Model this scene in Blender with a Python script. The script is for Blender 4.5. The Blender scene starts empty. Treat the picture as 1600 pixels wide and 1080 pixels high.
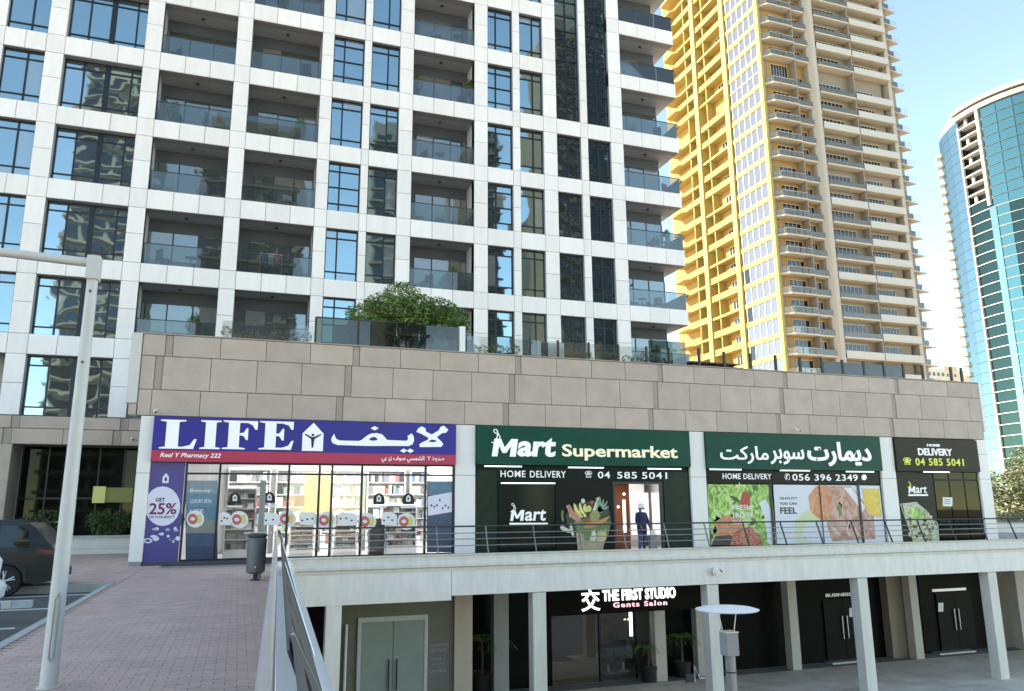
import bpy, math, random
from mathutils import Vector, Matrix
random.seed(7)
R = math.radians
sc = bpy.context.scene
col = sc.collection

# ------------------------------------------------------------------ camera
F, PITCH, YAW, ROLL = 1208.5, R(12.0), R(19.19), R(-.447)
fw = Vector((math.sin(YAW)*math.cos(PITCH), math.cos(YAW)*math.cos(PITCH), math.sin(PITCH)))
rt0 = Vector((math.cos(YAW), -math.sin(YAW), 0)); up0 = rt0.cross(fw)
rt = math.cos(ROLL)*rt0 + math.sin(ROLL)*up0
up = -math.sin(ROLL)*rt0 + math.cos(ROLL)*up0
cam = bpy.data.cameras.new('camera'); camo = bpy.data.objects.new('camera', cam); col.objects.link(camo)
cam.sensor_width = 36; cam.sensor_fit = 'HORIZONTAL'; cam.lens = 36*F/1600; cam.clip_start = .1; cam.clip_end = 4000
m = Matrix((rt, up, -fw)).transposed().to_4x4(); camo.matrix_world = m
sc.camera = camo

# ------------------------------------------------------------------ world, sun, exposure
SUN_EL, SUN_AZ = R(28), math.atan2(-.90, .43)       # direction towards the sun: left and behind the facades
w = bpy.data.worlds.new('World'); sc.world = w; w.use_nodes = True
nt = w.node_tree; bg = nt.nodes['Background']
sky = nt.nodes.new('ShaderNodeTexSky'); sky.sky_type = 'NISHITA'; sky.sun_disc = False
sky.sun_elevation = SUN_EL; sky.sun_rotation = SUN_AZ; sky.air_density = 1.0; sky.dust_density = .0; sky.ozone_density = 1.6; sky.altitude = 2500
tint = nt.nodes.new('ShaderNodeMix'); tint.data_type = 'RGBA'; tint.blend_type = 'MULTIPLY'; tint.inputs[0].default_value = 1; tint.inputs[7].default_value = (1.13, .985, .755, 1)
nt.links.new(sky.outputs[0], tint.inputs[6]); nt.links.new(tint.outputs[2], bg.inputs[0]); bg.inputs[1].default_value = .15
sd = Vector((math.sin(SUN_AZ)*math.cos(SUN_EL), math.cos(SUN_AZ)*math.cos(SUN_EL), math.sin(SUN_EL)))
sl = bpy.data.lights.new('sun', 'SUN'); sl.energy = 4.2; sl.angle = R(.5); sl.color = (1, .80, .52)
so = bpy.data.objects.new('sun', sl); col.objects.link(so); so.rotation_euler = sd.to_track_quat('Z', 'Y').to_euler()
sc.view_settings.view_transform = 'Standard'; sc.view_settings.look = 'None'
sc.view_settings.exposure = 2.15; sc.view_settings.gamma = 1; sc.view_settings.use_curve_mapping = False
sc.cycles.max_bounces = 8; sc.cycles.diffuse_bounces = 4; sc.cycles.glossy_bounces = 4
sc.cycles.transparent_max_bounces = 12; sc.cycles.transmission_bounces = 4; sc.cycles.sample_clamp_indirect = 6
sc.cycles.use_denoising = True

def at(u, v, X=None, Y=None, Z=None):
    d = fw + (u-800)/F*rt + (540-v)/F*up
    t = X/d.x if X is not None else Y/d.y if Y is not None else Z/d.z
    return d*t
def px(p):
    d = p.dot(fw); return 800+F*p.dot(rt)/d, 540-F*p.dot(up)/d

# ------------------------------------------------------------------ materials
MATS = {}
def mat(name, c=(.5,.5,.5), rough=.6, metal=0, spec=.5, var=0, scale=3, bump=0, bscale=20, emit=None, estr=0, c2=None, stretch=None, coat=0, obrand=0):
    if name in MATS: return MATS[name]
    M = bpy.data.materials.new(name); M.use_nodes = True; n = M.node_tree; b = n.nodes['Principled BSDF']
    b.inputs['Base Color'].default_value = (*c, 1); b.inputs['Roughness'].default_value = rough
    b.inputs['Metallic'].default_value = metal; b.inputs['Specular IOR Level'].default_value = spec
    b.inputs['Coat Weight'].default_value = coat
    tc = n.nodes.new('ShaderNodeTexCoord'); mp = n.nodes.new('ShaderNodeMapping')
    n.links.new(tc.outputs['Object'], mp.inputs[0])
    geo = n.nodes.new('ShaderNodeNewGeometry'); 
    n.links.new(geo.outputs['Position'], mp.inputs[0])
    if stretch: mp.inputs['Scale'].default_value = stretch
    out = None
    if var or c2:
        no = n.nodes.new('ShaderNodeTexNoise'); no.inputs['Scale'].default_value = scale; no.inputs['Detail'].default_value = 6
        no.inputs['Roughness'].default_value = .62
        n.links.new(mp.outputs[0], no.inputs['Vector'])
        rp = n.nodes.new('ShaderNodeValToRGB'); n.links.new(no.outputs['Fac'], rp.inputs[0])
        rp.color_ramp.elements[0].position = .3; rp.color_ramp.elements[1].position = .7
        a = c; b2 = c2 if c2 else tuple(x*(1+var) for x in c)
        if not c2: a = tuple(x*(1-var) for x in c)
        rp.color_ramp.elements[0].color = (*a, 1); rp.color_ramp.elements[1].color = (*b2, 1); out = rp.outputs[0]
    if obrand:
        oi = n.nodes.new('ShaderNodeObjectInfo'); hs = n.nodes.new('ShaderNodeHueSaturation')
        mr = n.nodes.new('ShaderNodeMapRange'); mr.inputs[3].default_value = 1-obrand; mr.inputs[4].default_value = 1+obrand
        n.links.new(oi.outputs['Random'], mr.inputs[0]); n.links.new(mr.outputs[0], hs.inputs['Value'])
        if out: n.links.new(out, hs.inputs['Color'])
        else: hs.inputs['Color'].default_value = (*c, 1)
        out = hs.outputs[0]
    if out: n.links.new(out, b.inputs['Base Color'])
    if bump:
        nb = n.nodes.new('ShaderNodeTexNoise'); nb.inputs['Scale'].default_value = bscale; nb.inputs['Detail'].default_value = 5
        n.links.new(mp.outputs[0], nb.inputs['Vector'])
        bp = n.nodes.new('ShaderNodeBump'); bp.inputs['Strength'].default_value = bump; bp.inputs['Distance'].default_value = .02
        n.links.new(nb.outputs['Fac'], bp.inputs['Height']); n.links.new(bp.outputs[0], b.inputs['Normal'])
    if emit:
        b.inputs['Emission Color'].default_value = (*emit, 1); b.inputs['Emission Strength'].default_value = estr
    MATS[name] = M; return M

def mirror_glass(name, tint, rough=.02, wob=.3, wscale=.35, dark=(.02,.03,.035), refl=.6):
    """coated facade glass: a dark body under a strong reflection, slightly wavy"""
    M = bpy.data.materials.new(name); M.use_nodes = True; n = M.node_tree; n.nodes.remove(n.nodes['Principled BSDF'])
    o = n.nodes['Material Output']; g = n.nodes.new('ShaderNodeBsdfGlossy'); g.inputs['Color'].default_value = (*tint, 1); g.inputs['Roughness'].default_value = rough
    d = n.nodes.new('ShaderNodeBsdfDiffuse'); d.inputs['Color'].default_value = (*dark, 1)
    fr = n.nodes.new('ShaderNodeFresnel'); fr.inputs[0].default_value = 1.6
    mr = n.nodes.new('ShaderNodeMapRange'); mr.inputs[1].default_value = 0; mr.inputs[2].default_value = 1; mr.inputs[3].default_value = refl; mr.inputs[4].default_value = 1
    n.links.new(fr.outputs[0], mr.inputs[0])
    mx = n.nodes.new('ShaderNodeMixShader'); n.links.new(mr.outputs[0], mx.inputs[0]); n.links.new(d.outputs[0], mx.inputs[1]); n.links.new(g.outputs[0], mx.inputs[2])
    geo = n.nodes.new('ShaderNodeNewGeometry'); no = n.nodes.new('ShaderNodeTexNoise'); no.inputs['Scale'].default_value = wscale; no.inputs['Detail'].default_value = 1.5
    oi = n.nodes.new('ShaderNodeObjectInfo'); ad = n.nodes.new('ShaderNodeVectorMath'); ad.operation = 'ADD'
    ml = n.nodes.new('ShaderNodeMath'); ml.operation = 'MULTIPLY'; ml.inputs[1].default_value = 50
    n.links.new(oi.outputs['Random'], ml.inputs[0]); n.links.new(geo.outputs['Position'], ad.inputs[0]); n.links.new(ml.outputs[0], ad.inputs[1])
    n.links.new(ad.outputs[0], no.inputs['Vector'])
    bp = n.nodes.new('ShaderNodeBump'); bp.inputs['Strength'].default_value = wob; bp.inputs['Distance'].default_value = .05
    n.links.new(no.outputs['Fac'], bp.inputs['Height']); n.links.new(bp.outputs[0], g.inputs['Normal'])
    n.links.new(mx.outputs[0], o.inputs[0]); MATS[name] = M; return M

def clear_glass(name, tint=(.9,.95,.95), refl=.12, haze=0, hazec=(.6,.65,.65)):
    M = bpy.data.materials.new(name); M.use_nodes = True; n = M.node_tree; n.nodes.remove(n.nodes['Principled BSDF'])
    o = n.nodes['Material Output']; t = n.nodes.new('ShaderNodeBsdfTransparent'); t.inputs['Color'].default_value = (*tint, 1)
    g = n.nodes.new('ShaderNodeBsdfGlossy'); g.inputs['Roughness'].default_value = .01
    fr = n.nodes.new('ShaderNodeFresnel'); fr.inputs[0].default_value = 1.5
    mr = n.nodes.new('ShaderNodeMapRange'); mr.inputs[3].default_value = refl; mr.inputs[4].default_value = 1
    n.links.new(fr.outputs[0], mr.inputs[0])
    mx = n.nodes.new('ShaderNodeMixShader'); n.links.new(mr.outputs[0], mx.inputs[0]); n.links.new(t.outputs[0], mx.inputs[1]); n.links.new(g.outputs[0], mx.inputs[2])
    last = mx
    if haze:
        d = n.nodes.new('ShaderNodeBsdfDiffuse'); d.inputs[0].default_value = (*hazec, 1)
        m2 = n.nodes.new('ShaderNodeMixShader'); m2.inputs[0].default_value = haze
        n.links.new(mx.outputs[0], m2.inputs[1]); n.links.new(d.outputs[0], m2.inputs[2]); last = m2
    n.links.new(last.outputs[0], o.inputs[0]); MATS[name] = M; return M

WHITE = mat('white_cladding', (.86,.835,.82), .45, var=.045, scale=1.3, obrand=.045, stretch=(2,2,.35))
WHITEB = mat('white_joint_backing', (.30,.30,.32), .8)
STONE = mat('taupe_stone', (.49,.40,.335), .6, var=.10, scale=1.6, bump=.12, bscale=14, obrand=.07)
STONE2 = mat('dark_stone_strip', (.37,.31,.26), .65, var=.08, scale=3)
JOINT = mat('stone_joint', (.21,.18,.155), .9)
LSTONE = mat('light_stone', (.62,.61,.58), .6, var=.05, scale=1.5)
CREAM = mat('cream_painted_concrete', (.70,.655,.58), .55, var=.09, scale=1.6, bump=.05, stretch=(2.5,2.5,.4))
FASC = mat('pale_fascia_render', (.80,.75,.69), .55, var=.09, scale=1.6, bump=.04, bscale=30, stretch=(2.2,2.2,.45))
FRAME = mat('dark_window_frame', (.02,.025,.035), .35, metal=.4)
SLATE = mat('slate_grey_wall', (.065,.08,.10), .7, var=.06, scale=1)
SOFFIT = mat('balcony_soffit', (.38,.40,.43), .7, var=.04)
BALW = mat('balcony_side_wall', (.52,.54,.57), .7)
MIRR = mirror_glass('blue_coated_glass', (.49,.66,.71), wob=.14, wscale=.5, refl=.62)
MIRR_D = mirror_glass('dark_coated_glass', (.42,.52,.55), wob=.30, wscale=.8, refl=.42)
MIRR_W = mirror_glass('wavy_coated_glass', (.60,.76,.82), wob=.30, wscale=.55, refl=.62)
DOORG = mirror_glass('balcony_door_glass', (.60,.68,.68), wob=.15, wscale=.8, refl=.30, dark=(.05,.06,.06))
DOORC = mirror_glass('curtained_door_glass', (.50,.58,.58), wob=.15, wscale=.8, refl=.25, dark=(.20,.20,.19))
MIRB = mirror_glass('blind_window_glass', (.50,.68,.76), wob=.12, wscale=.5, refl=.45, dark=(.22,.23,.23))
BALG = clear_glass('balustrade_glass', (.60,.66,.65), .05, .04, (.40,.45,.45))
SHOPG = clear_glass('shop_window_glass', (.93,.95,.95), .03)
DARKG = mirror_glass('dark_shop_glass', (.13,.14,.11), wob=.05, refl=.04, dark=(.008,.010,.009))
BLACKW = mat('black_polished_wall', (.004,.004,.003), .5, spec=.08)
STEEL = mat('grey_painted_steel', (.30,.31,.31), .4, metal=.5, var=.05)
STEELL = mat('brushed_light_steel', (.62,.63,.63), .3, metal=.7, var=.05, scale=4)
STEELD = mat('dark_grey_steel', (.055,.057,.058), .6, metal=.0, spec=.3, var=.1)
POSTW = mat('pale_grey_lamp_paint', (.56,.56,.545), .45, var=.05, scale=5)
BLK = mat('matt_black', (.012,.012,.012), .6)
WHT = mat('white_paint', (.80,.80,.80), .5)
def E(name, c, s): return mat(name, c, .6, emit=c, estr=s)
LITW = E('lit_white', (1,1,1), .3); LETW = mat('letter_white', (.85,.85,.85), .4, emit=(1,1,1), estr=.04)

# ------------------------------------------------------------------ mesh helpers
class MB:
    def __init__(s): s.v, s.f, s.m = [], [], []
    def add(s, vs, fs, mi=0):
        o = len(s.v); s.v += [tuple(x) for x in vs]; s.f += [tuple(i+o for i in f) for f in fs]; s.m += [mi]*len(fs); return s
    def box(s, x0, x1, y0, y1, z0, z1, mi=0):
        x0, x1 = sorted((x0, x1)); y0, y1 = sorted((y0, y1)); z0, z1 = sorted((z0, z1))
        return s.add([(x0,y0,z0),(x1,y0,z0),(x1,y1,z0),(x0,y1,z0),(x0,y0,z1),(x1,y0,z1),(x1,y1,z1),(x0,y1,z1)],
                     [(0,3,2,1),(4,5,6,7),(0,1,5,4),(1,2,6,5),(2,3,7,6),(3,0,4,7)], mi)
    def prism(s, pts, ax, a, b, mi=0):
        """polygon pts (2D) extruded along axis ax from a to b"""
        n = len(pts)
        def P(p, t):
            return {'x': (t, p[0], p[1]), 'y': (p[0], t, p[1]), 'z': (p[0], p[1], t)}[ax]
        vs = [P(p, a) for p in pts]+[P(p, b) for p in pts]
        ar = sum(pts[i][0]*pts[(i+1) % n][1]-pts[(i+1) % n][0]*pts[i][1] for i in range(n))
        fl = (ar > 0) == (ax != 'y')
        if b < a: fl = not fl
        fs = [tuple(reversed(range(n))), tuple(range(n, 2*n))]+[(i, (i+1) % n, (i+1) % n+n, i+n) for i in range(n)]
        if not fl: fs = [tuple(reversed(f)) for f in fs]
        return s.add(vs, fs, mi)
    def tube(s, pts, r, n=8, mi=0, cap=True):
        pts = [Vector(p) for p in pts]; rs = r if isinstance(r, (list, tuple)) else [r]*len(pts)
        vs = []; 
        for i, p in enumerate(pts):
            d = (pts[min(i+1, len(pts)-1)]-pts[max(i-1, 0)]).normalized()
            a = d.orthogonal().normalized() if i == 0 else (a-d*a.dot(d)).normalized()
            b = d.cross(a)
            for k in range(n):
                t = 2*math.pi*k/n; vs.append(p+(a*math.cos(t)+b*math.sin(t))*rs[i])
        fs = [(i*n+k, i*n+(k+1) % n, (i+1)*n+(k+1) % n, (i+1)*n+k) for i in range(len(pts)-1) for k in range(n)]
        if cap: fs += [tuple(reversed(range(n))), tuple((len(pts)-1)*n+k for k in range(n))]
        return s.add(vs, fs, mi)
    def lathe(s, prof, c=(0,0,0), n=20, mi=0):
        """profile [(r,z)] round the z axis"""
        vs = [(c[0]+r*math.cos(2*math.pi*k/n), c[1]+r*math.sin(2*math.pi*k/n), c[2]+z) for r, z in prof for k in range(n)]
        fs = [(i*n+k, i*n+(k+1) % n, (i+1)*n+(k+1) % n, (i+1)*n+k) for i in range(len(prof)-1) for k in range(n)]
        if prof[0][0] > 1e-4: fs.append(tuple(reversed(range(n))))
        if prof[-1][0] > 1e-4: fs.append(tuple((len(prof)-1)*n+k for k in range(n)))
        return s.add(vs, fs, mi)
    def build(s, name, mats, parent=None, smooth=False, loc=None, bevel=0):
        me = bpy.data.meshes.new(name); me.from_pydata(s.v, [], s.f); me.validate()
        for mm in (mats if isinstance(mats, (list, tuple)) else [mats]): me.materials.append(mm)
        if len(me.polygons) == len(s.m): me.polygons.foreach_set('material_index', s.m)
        if smooth:
            me.polygons.foreach_set('use_smooth', [True]*len(me.polygons))
        o = bpy.data.objects.new(name, me); col.objects.link(o)
        if smooth:
            md = o.modifiers.new('e', 'EDGE_SPLIT'); md.split_angle = R(40)
        if bevel:
            bv = o.modifiers.new('b', 'BEVEL'); bv.width = bevel; bv.segments = 2; bv.limit_method = 'ANGLE'
        if loc is not None: o.location = loc
        if parent: o.parent = parent; 
        if parent and parent.matrix_parent_inverse: pass
        return o
def reg(o, label=None, cat=None, group=None, kind=None):
    if label: o['label'] = label
    if cat: o['category'] = cat
    if group: o['group'] = group
    if kind: o['kind'] = kind
    return o
def thing(name, label, cat, group=None, loc=(0,0,0)):
    o = bpy.data.objects.new(name, None); o.empty_display_size = .2; col.objects.link(o); o.location = loc
    return reg(o, label, cat, group)
def struct(o): o['kind'] = 'structure'; return o
PC = {}
def piece(name, x0, x1, y0, y1, z0, z1, mt, parent=None, rot=None, ox=(0,0,0)):
    """one box-shaped piece; alike pieces share their mesh"""
    d = (round(x1-x0, 3), round(y1-y0, 3), round(z1-z0, 3)); k = (name, d, mt.name)
    if k not in PC:
        b = MB().box(-d[0]/2, d[0]/2, -d[1]/2, d[1]/2, -d[2]/2, d[2]/2)
        me = bpy.data.meshes.new(name); me.from_pydata(b.v, [], b.f); me.materials.append(mt); PC[k] = me
    o = bpy.data.objects.new(name, PC[k]); col.objects.link(o); o.location = ((x0+x1)/2-ox[0], (y0+y1)/2-ox[1], (z0+z1)/2-ox[2])
    if rot: o.rotation_euler = rot
    if parent: o.parent = parent
    return o
def text_geo(body, shear=0, bold=0, ext=0, res=3, space=1.0):
    c = bpy.data.curves.new('t', 'FONT'); c.body = body; c.shear = shear; c.offset = bold; c.extrude = ext; c.resolution_u = res; c.space_character = space
    o = bpy.data.objects.new('t', c); col.objects.link(o); bpy.context.view_layer.update()
    me = bpy.data.meshes.new_from_object(o.evaluated_get(bpy.context.evaluated_depsgraph_get()))
    bpy.data.objects.remove(o); bpy.data.curves.remove(c); return me
def text(name, body, u0, v0, u1, v1, Y, mt, parent, depth=.02, shear=0, bold=0, res=3, space=1.0):
    """lettering standing on the plane Y, fitted between two corners"""
    me = text_geo(body, shear, bold, 1, res, space)
    um, vm = (u0+u1)/2, (v0+v1)/2
    X0, X1 = at(u0, vm, Y=Y).x, at(u1, vm, Y=Y).x; Z1, Z0 = at(um, v0, Y=Y).z, at(um, v1, Y=Y).z
    xs = [v.co.x for v in me.vertices]; ys = [v.co.y for v in me.vertices]
    ax, bx, ay, by = min(xs), max(xs), min(ys), max(ys)
    for v in me.vertices:
        x, y, z = v.co; v.co = (X0+(x-ax)/(bx-ax)*(X1-X0), Y-depth*(z+1)/2, Z0+(y-ay)/(by-ay)*(Z1-Z0))
    me.materials.clear(); me.materials.append(mt); me.name = name
    o = bpy.data.objects.new(name, me); col.objects.link(o)
    if parent: o.parent = parent
    return o
def flat(name, pts, Y, mt, parent=None, depth=.004):
    """thin print or plate cut to an outline, on the plane Y"""
    P = [at(u, v, Y=Y) for u, v in pts]
    return MB().prism([(p.x, p.z) for p in P], 'y', Y-depth, Y).build(name, mt, parent)
def rect(u0, v0, u1, v1, s=0): return [(u0, v0), (u1, v0+s), (u1, v1+s), (u0, v1)]
def disc(u, v, r, ry=None, n=20): ry = ry or r; return [(u+r*math.cos(2*math.pi*k/n), v+ry*math.sin(2*math.pi*k/n)) for k in range(n)]
def XZ(u, v, Y): p = at(u, v, Y=Y); return p.x, p.z

GZ, LZ = -1.6, -7.0            # upper street level, lower plaza level

# ================================================================== GROUND
PAVE = mat('brick_paving_base', (.34,.28,.265), .85, var=.15, scale=2.5, bump=.3, bscale=30)
ASPH = mat('asphalt', (.085,.085,.085), .9, var=.25, scale=1.2, bump=.3, bscale=60)
PLAZA = mat('plaza_stone', (.27,.27,.26), .7, var=.10, scale=.8, bump=.1)
CURB = mat('kerb_concrete', (.42,.42,.41), .8, var=.12, scale=3, bump=.2)
SAND = mat('far_bounce_ground', (.60,.50,.37), .9, var=.2, scale=.05)  # pale tone raised so sunlit ground out of view bounces fill onto facades
struct(MB().box(-1500, 1500, -1500, 1500, LZ-1, LZ-.02).build('ground', SAND))
b = MB(); b.box(1.9, 70, -20, 45, LZ-.5, LZ); struct(b.build('plaza_ground', PLAZA))
# lower plaza slabs in view
pl = struct(MB().box(1.95, 44, 12, 31.1, LZ, LZ+.002).build('plaza_paving', mat('plaza_joint', (.16,.16,.155), .9)))
for i in range(24):
    for j in range(10):
        x = 9.5+i*1.2; y = 19.4+j*1.2
        if y+1.18 < 31.2 and px(Vector((x+.6, y+.6, LZ)))[1] < 1110: piece('plaza_slab', x, x+1.185, y, y+1.185, LZ-.03, LZ+.012, mat('plaza_slab', (.58,.51,.43), .6, var=.20, scale=1.0, bump=.08, obrand=.10), pl)
# upper street level: solid terrace the walkway runs on
def edgeX(Y): return .45+.0408*Y
b = MB(); b.prism([(-2.62,-6),(edgeX(-6),-6),(edgeX(25.5),25.5),(-2.62,25.5)], 'z', LZ, GZ-.03); b.box(-60, -2.62, 20.75, 60, LZ, GZ-.03); b.box(-2.62, 46, 25.6, 60, GZ-.35, GZ-.03)
b.box(-2.62, edgeX(25.5), 25.5, 25.6, LZ, GZ-.03)
struct(b.build('walkway', PAVE))
struct(MB().box(-60, -2.74, -6, 20.6, LZ, GZ-.16).build('parking_asphalt', ASPH))
# pavers, one joined mesh (thousands)
PV = []
for k, c in enumerate([(.52,.37,.325),(.49,.35,.31),(.54,.385,.335),(.50,.38,.335)]): PV.append(mat('paver_%s' % 'abcd'[k], c, .8, var=.13, scale=1.3, bump=.35, bscale=45))
b = MB(); y = 4.2; j = 0
while y < 25.4:
    x = -2.6+(j % 2)*.11; wd, hd = .215, .107
    while x < edgeX(y)-.22:
        h = random.uniform(-.0012, .0012)
        b.box(x, x+wd-.005, y, y+hd-.005, GZ-.03, GZ+h, random.choice((0,0,1,2,3))); x += wd
    y += hd; j += 1
reg(b.build('pavers', PV), kind='stuff')
b = MB(); y = 20.76
while y < 37:
    x = -9
    while x < -2.62 or (y > 25.6 and x < -2.4): b.box(x, x+.42, y, y+.2, GZ-.03, GZ+random.uniform(-.002,.002), random.choice((0,0,1,2,3))); x += .43
    y += .21
reg(b.build('far_pavers', PV), kind='stuff')
# kerbs, stone by stone
kb = struct(MB().box(-2.73, -2.63, -6, 20.6, LZ, GZ-.06).build('kerb', CURB))
y = 5.0
while y < 20.6: piece('kerb_stone', -2.745, -2.615, y, y+.985, GZ-.2, GZ+.012, CURB, kb); y += 1
x = -2.63
while x > -9.2: piece('kerb_stone', x-.985, x, 20.61, 20.75, GZ-.2, GZ+.012, CURB, kb); x -= 1
struct(MB().box(-7, -2.8, 19.95, 20.05, GZ-.16, GZ-.152).build('parking_line', mat('road_paint', (.62,.62,.60), .8, var=.1, scale=8)))
for y0 in (14.6, 17.3): struct(MB().box(-7.5, -3.2, y0, y0+.1, GZ-.16, GZ-.153).build('parking_line', MATS['road_paint']))

# ================================================================== WHITE APARTMENT TOWER (facade plane y = 37.4)
S = 1.1; TY = 34*S
T = thing('apartment_tower', 'white-clad apartment tower with recessed balconies and blue glass windows above the shops', 'apartment tower')
cols = {0:(-10.37,-8.85), 1:(-8.15,-5.12), 2:(-4.45,-1.37), 3:(-.71,2.43), 4:(2.98,4.43), 5:(4.78,6.16), 6:(6.83,9.94), 7:(10.64,11.98), 8:(12.37,13.65), 9:(14.39,15.74), 10:(16.15,17.47), 11:(18.21,21.6)}
rows = {-1:(28.85,26.45), 0:(25.6,23.16), 1:(22.33,19.87), 2:(19.03,16.64), 3:(15.83,13.42), 4:(12.56,10.15), 5:(9.33,6.89), 6:(6.08,3.70)}
cols = {k:(a*S, b_*S) for k, (a, b_) in cols.items()}; rows = {k:(a*S, b_*S) for k, (a, b_) in rows.items()}
PN = []     # cladding panels: (x0,x1,z0,z1)
colz = [(-11.1*S, cols[0][0])]+[(cols[i][1], cols[i+1][0]) for i in range(11)]
bandz = {g:(rows[g][0], rows[g-1][1] if g-1 in rows else rows[g][0]+.8*S) for g in rows}
split = {0:2, 1:3, 2:3, 3:3, 4:1, 5:1, 6:3, 7:1, 8:1, 9:1, 10:1, 11:3}
TG = [( -11.1*S, 21.6*S)]
for g in rows:
    z0, z1 = bandz[g]
    for ci, (a, c) in enumerate(colz):
        if g == 6 and ci >= 3: continue
        PN.append((a, c, z0, z1))
        zz0, zz1 = rows[g][1], rows[g][0]
        if g in (5, 6) and ci > 2 and g == 6: continue
        mid = zz0+(zz1-zz0)*.52
        PN.append((a, c, zz0, mid)); PN.append((a, c, mid, zz1))
    for c, (a, d) in cols.items():
        if g == 6 and c > 2: continue
        if c in (9, 10) and g <= 1: continue
        n = split[c]
        for k in range(n): PN.append((a+(d-a)*k/n, a+(d-a)*(k+1)/n, z0, z1))
def parea(p):
    q = [px(Vector((x, TY, z))) for x, z in ((p[0], p[2]), (p[1], p[3]))]
    vis = q[0][0] < 1620 and q[1][0] > -20 and q[1][1] < 700 and q[0][1] > -5
    return abs((q[1][0]-q[0][0])*(q[0][1]-q[1][1])) if vis else 0
PN.sort(key=parea, reverse=True)
rest = MB(); GP = .012
for i, (a, c, z0, z1) in enumerate(PN):
    if i < 298 and parea((a, c, z0, z1)) > 0: piece('cladding_panel', a+GP, c-GP, TY, TY+.05, z0+GP, z1-GP, WHITE, T)
    else: rest.box(a+GP, c-GP, TY, TY+.05, z0+GP, z1-GP)
reg(rest.build('cladding_panels', WHITE, T), kind='stuff')
# backing structure behind the panels: bands and piers
b = MB()
for g in rows:
    z0, z1 = bandz[g]
    if g == 6: b.box(-11.1*S, cols[2][1], TY+.045, TY+.5, z0, z1)
    elif g <= 1:
        b.box(-11.1*S, cols[9][0], TY+.045, TY+.5, z0, z1); b.box(cols[10][1], cols[11][1], TY+.045, TY+.5, z0, z1)
    else: b.box(-11.1*S, cols[11][1], TY+.045, TY+.5, z0, z1)
for ci, (a, c) in enumerate(colz): b.box(a, c, TY+.047, TY+.48, rows[6][1] if ci < 3 else rows[5][1]-.6, rows[-1][0]+.9)
b.build('frame_wall', WHITEB, T)
b = MB(); ztop = 58; zt = rows[-1][0]+.8*S
b.box(-95, cols[11][1]-.5, TY+1.6, TY+18, LZ, ztop)                  # body of the tower
b.box(-95, -11.1*S, TY+.1, TY+1.6, rows[6][1]-1, ztop); b.box(-11.1*S, cols[11][1]-.5, TY+.06, TY+1.6, zt+.02, ztop)
b.build('main_wall', mat('tower_body_white', (.68,.69,.71), .6, var=.05, scale=.3), T)
# windows
def window(c, g, x0, x1, z0, z1, vm, hm, gl, thick=None):
    W = thing('window', None, None); W.parent = T
    del_y = .22 if c != 1 else .38
    f = MB(); y0, y1 = TY+del_y, TY+del_y+.09; e = .055
    f.box(x0, x0+e, y0, y1, z0, z1); f.box(x1-e, x1, y0, y1, z0, z1); f.box(x0+e, x1-e, y0, y1, z0, z0+e); f.box(x0+e, x1-e, y0, y1, z1-e, z1)
    xs = [x0]+[x0+(x1-x0)*q for q in vm]+[x1]; zs = [z0]+[z0+(z1-z0)*q for q in hm]+[z1]
    for i, x in enumerate(xs[1:-1]):
        t = .035 if not (thick is not None and i == thick) else .12
        f.box(x-t, x+t, y0-.01, y1-.002, z0+e, z1-e)
    for z in zs[1:-1]:
        for a, d in zip(xs[:-1], xs[1:]): f.box(a+.035, d-.035, y0+.004, y1-.004, z-.03, z+.03)
    f.build('window_frame', FRAME, W)
    for a, d in zip(xs[:-1], xs[1:]):
        for p, q in zip(zs[:-1], zs[1:]):
            piece('pane', a+.01, d-.01, y0+.05, y0+.062, p+.01, q-.01, (MIRB if gl is MIRR and random.random() < .10 else gl), W, rot=(R(random.uniform(-.22,.22)), 0, R(random.uniform(-.22,.22))))
for g in rows:
    for c in (0, 1, 4, 5, 7, 8, 9, 10):
        if g == 6 and c > 1: continue
        if c in (9, 10) and g <= 1: continue
        x0, x1 = cols[c]; z1, z0 = rows[g]
        if px(Vector((x1, TY, z0)))[1] < 2 or px(Vector((x1, TY, z0)))[0] < 2: continue
        if c == 0: window(c, g, x0, x1, z0, z1, [.58], [.16, .84], MIRR)
        elif c == 1: window(c, g, x0, x1, z0, z1, [.25, .55, .86], [.15, .84], MIRR_W if g > 1 else MIRR, 1)
        elif c in (4, 7): window(c, g, x0, x1, z0, z1, [.36], [.17, .5, .83] if g % 2 else [.17, .83], MIRR)
        elif c in (5, 8): window(c, g, x0, x1, z0, z1, [.6], [.17, .83], MIRR)
        else: window(c, g, x0, x1, z0, z1, [.5], [.2, .82], MIRR_D)
for c in (9, 10):
    x0, x1 = cols[c]; z0, z1 = rows[1][1], zt
    window(c, 0, x0, x1, z0, z1, [.5], [k/11 for k in range(1, 11)], MIRR_D)
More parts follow.
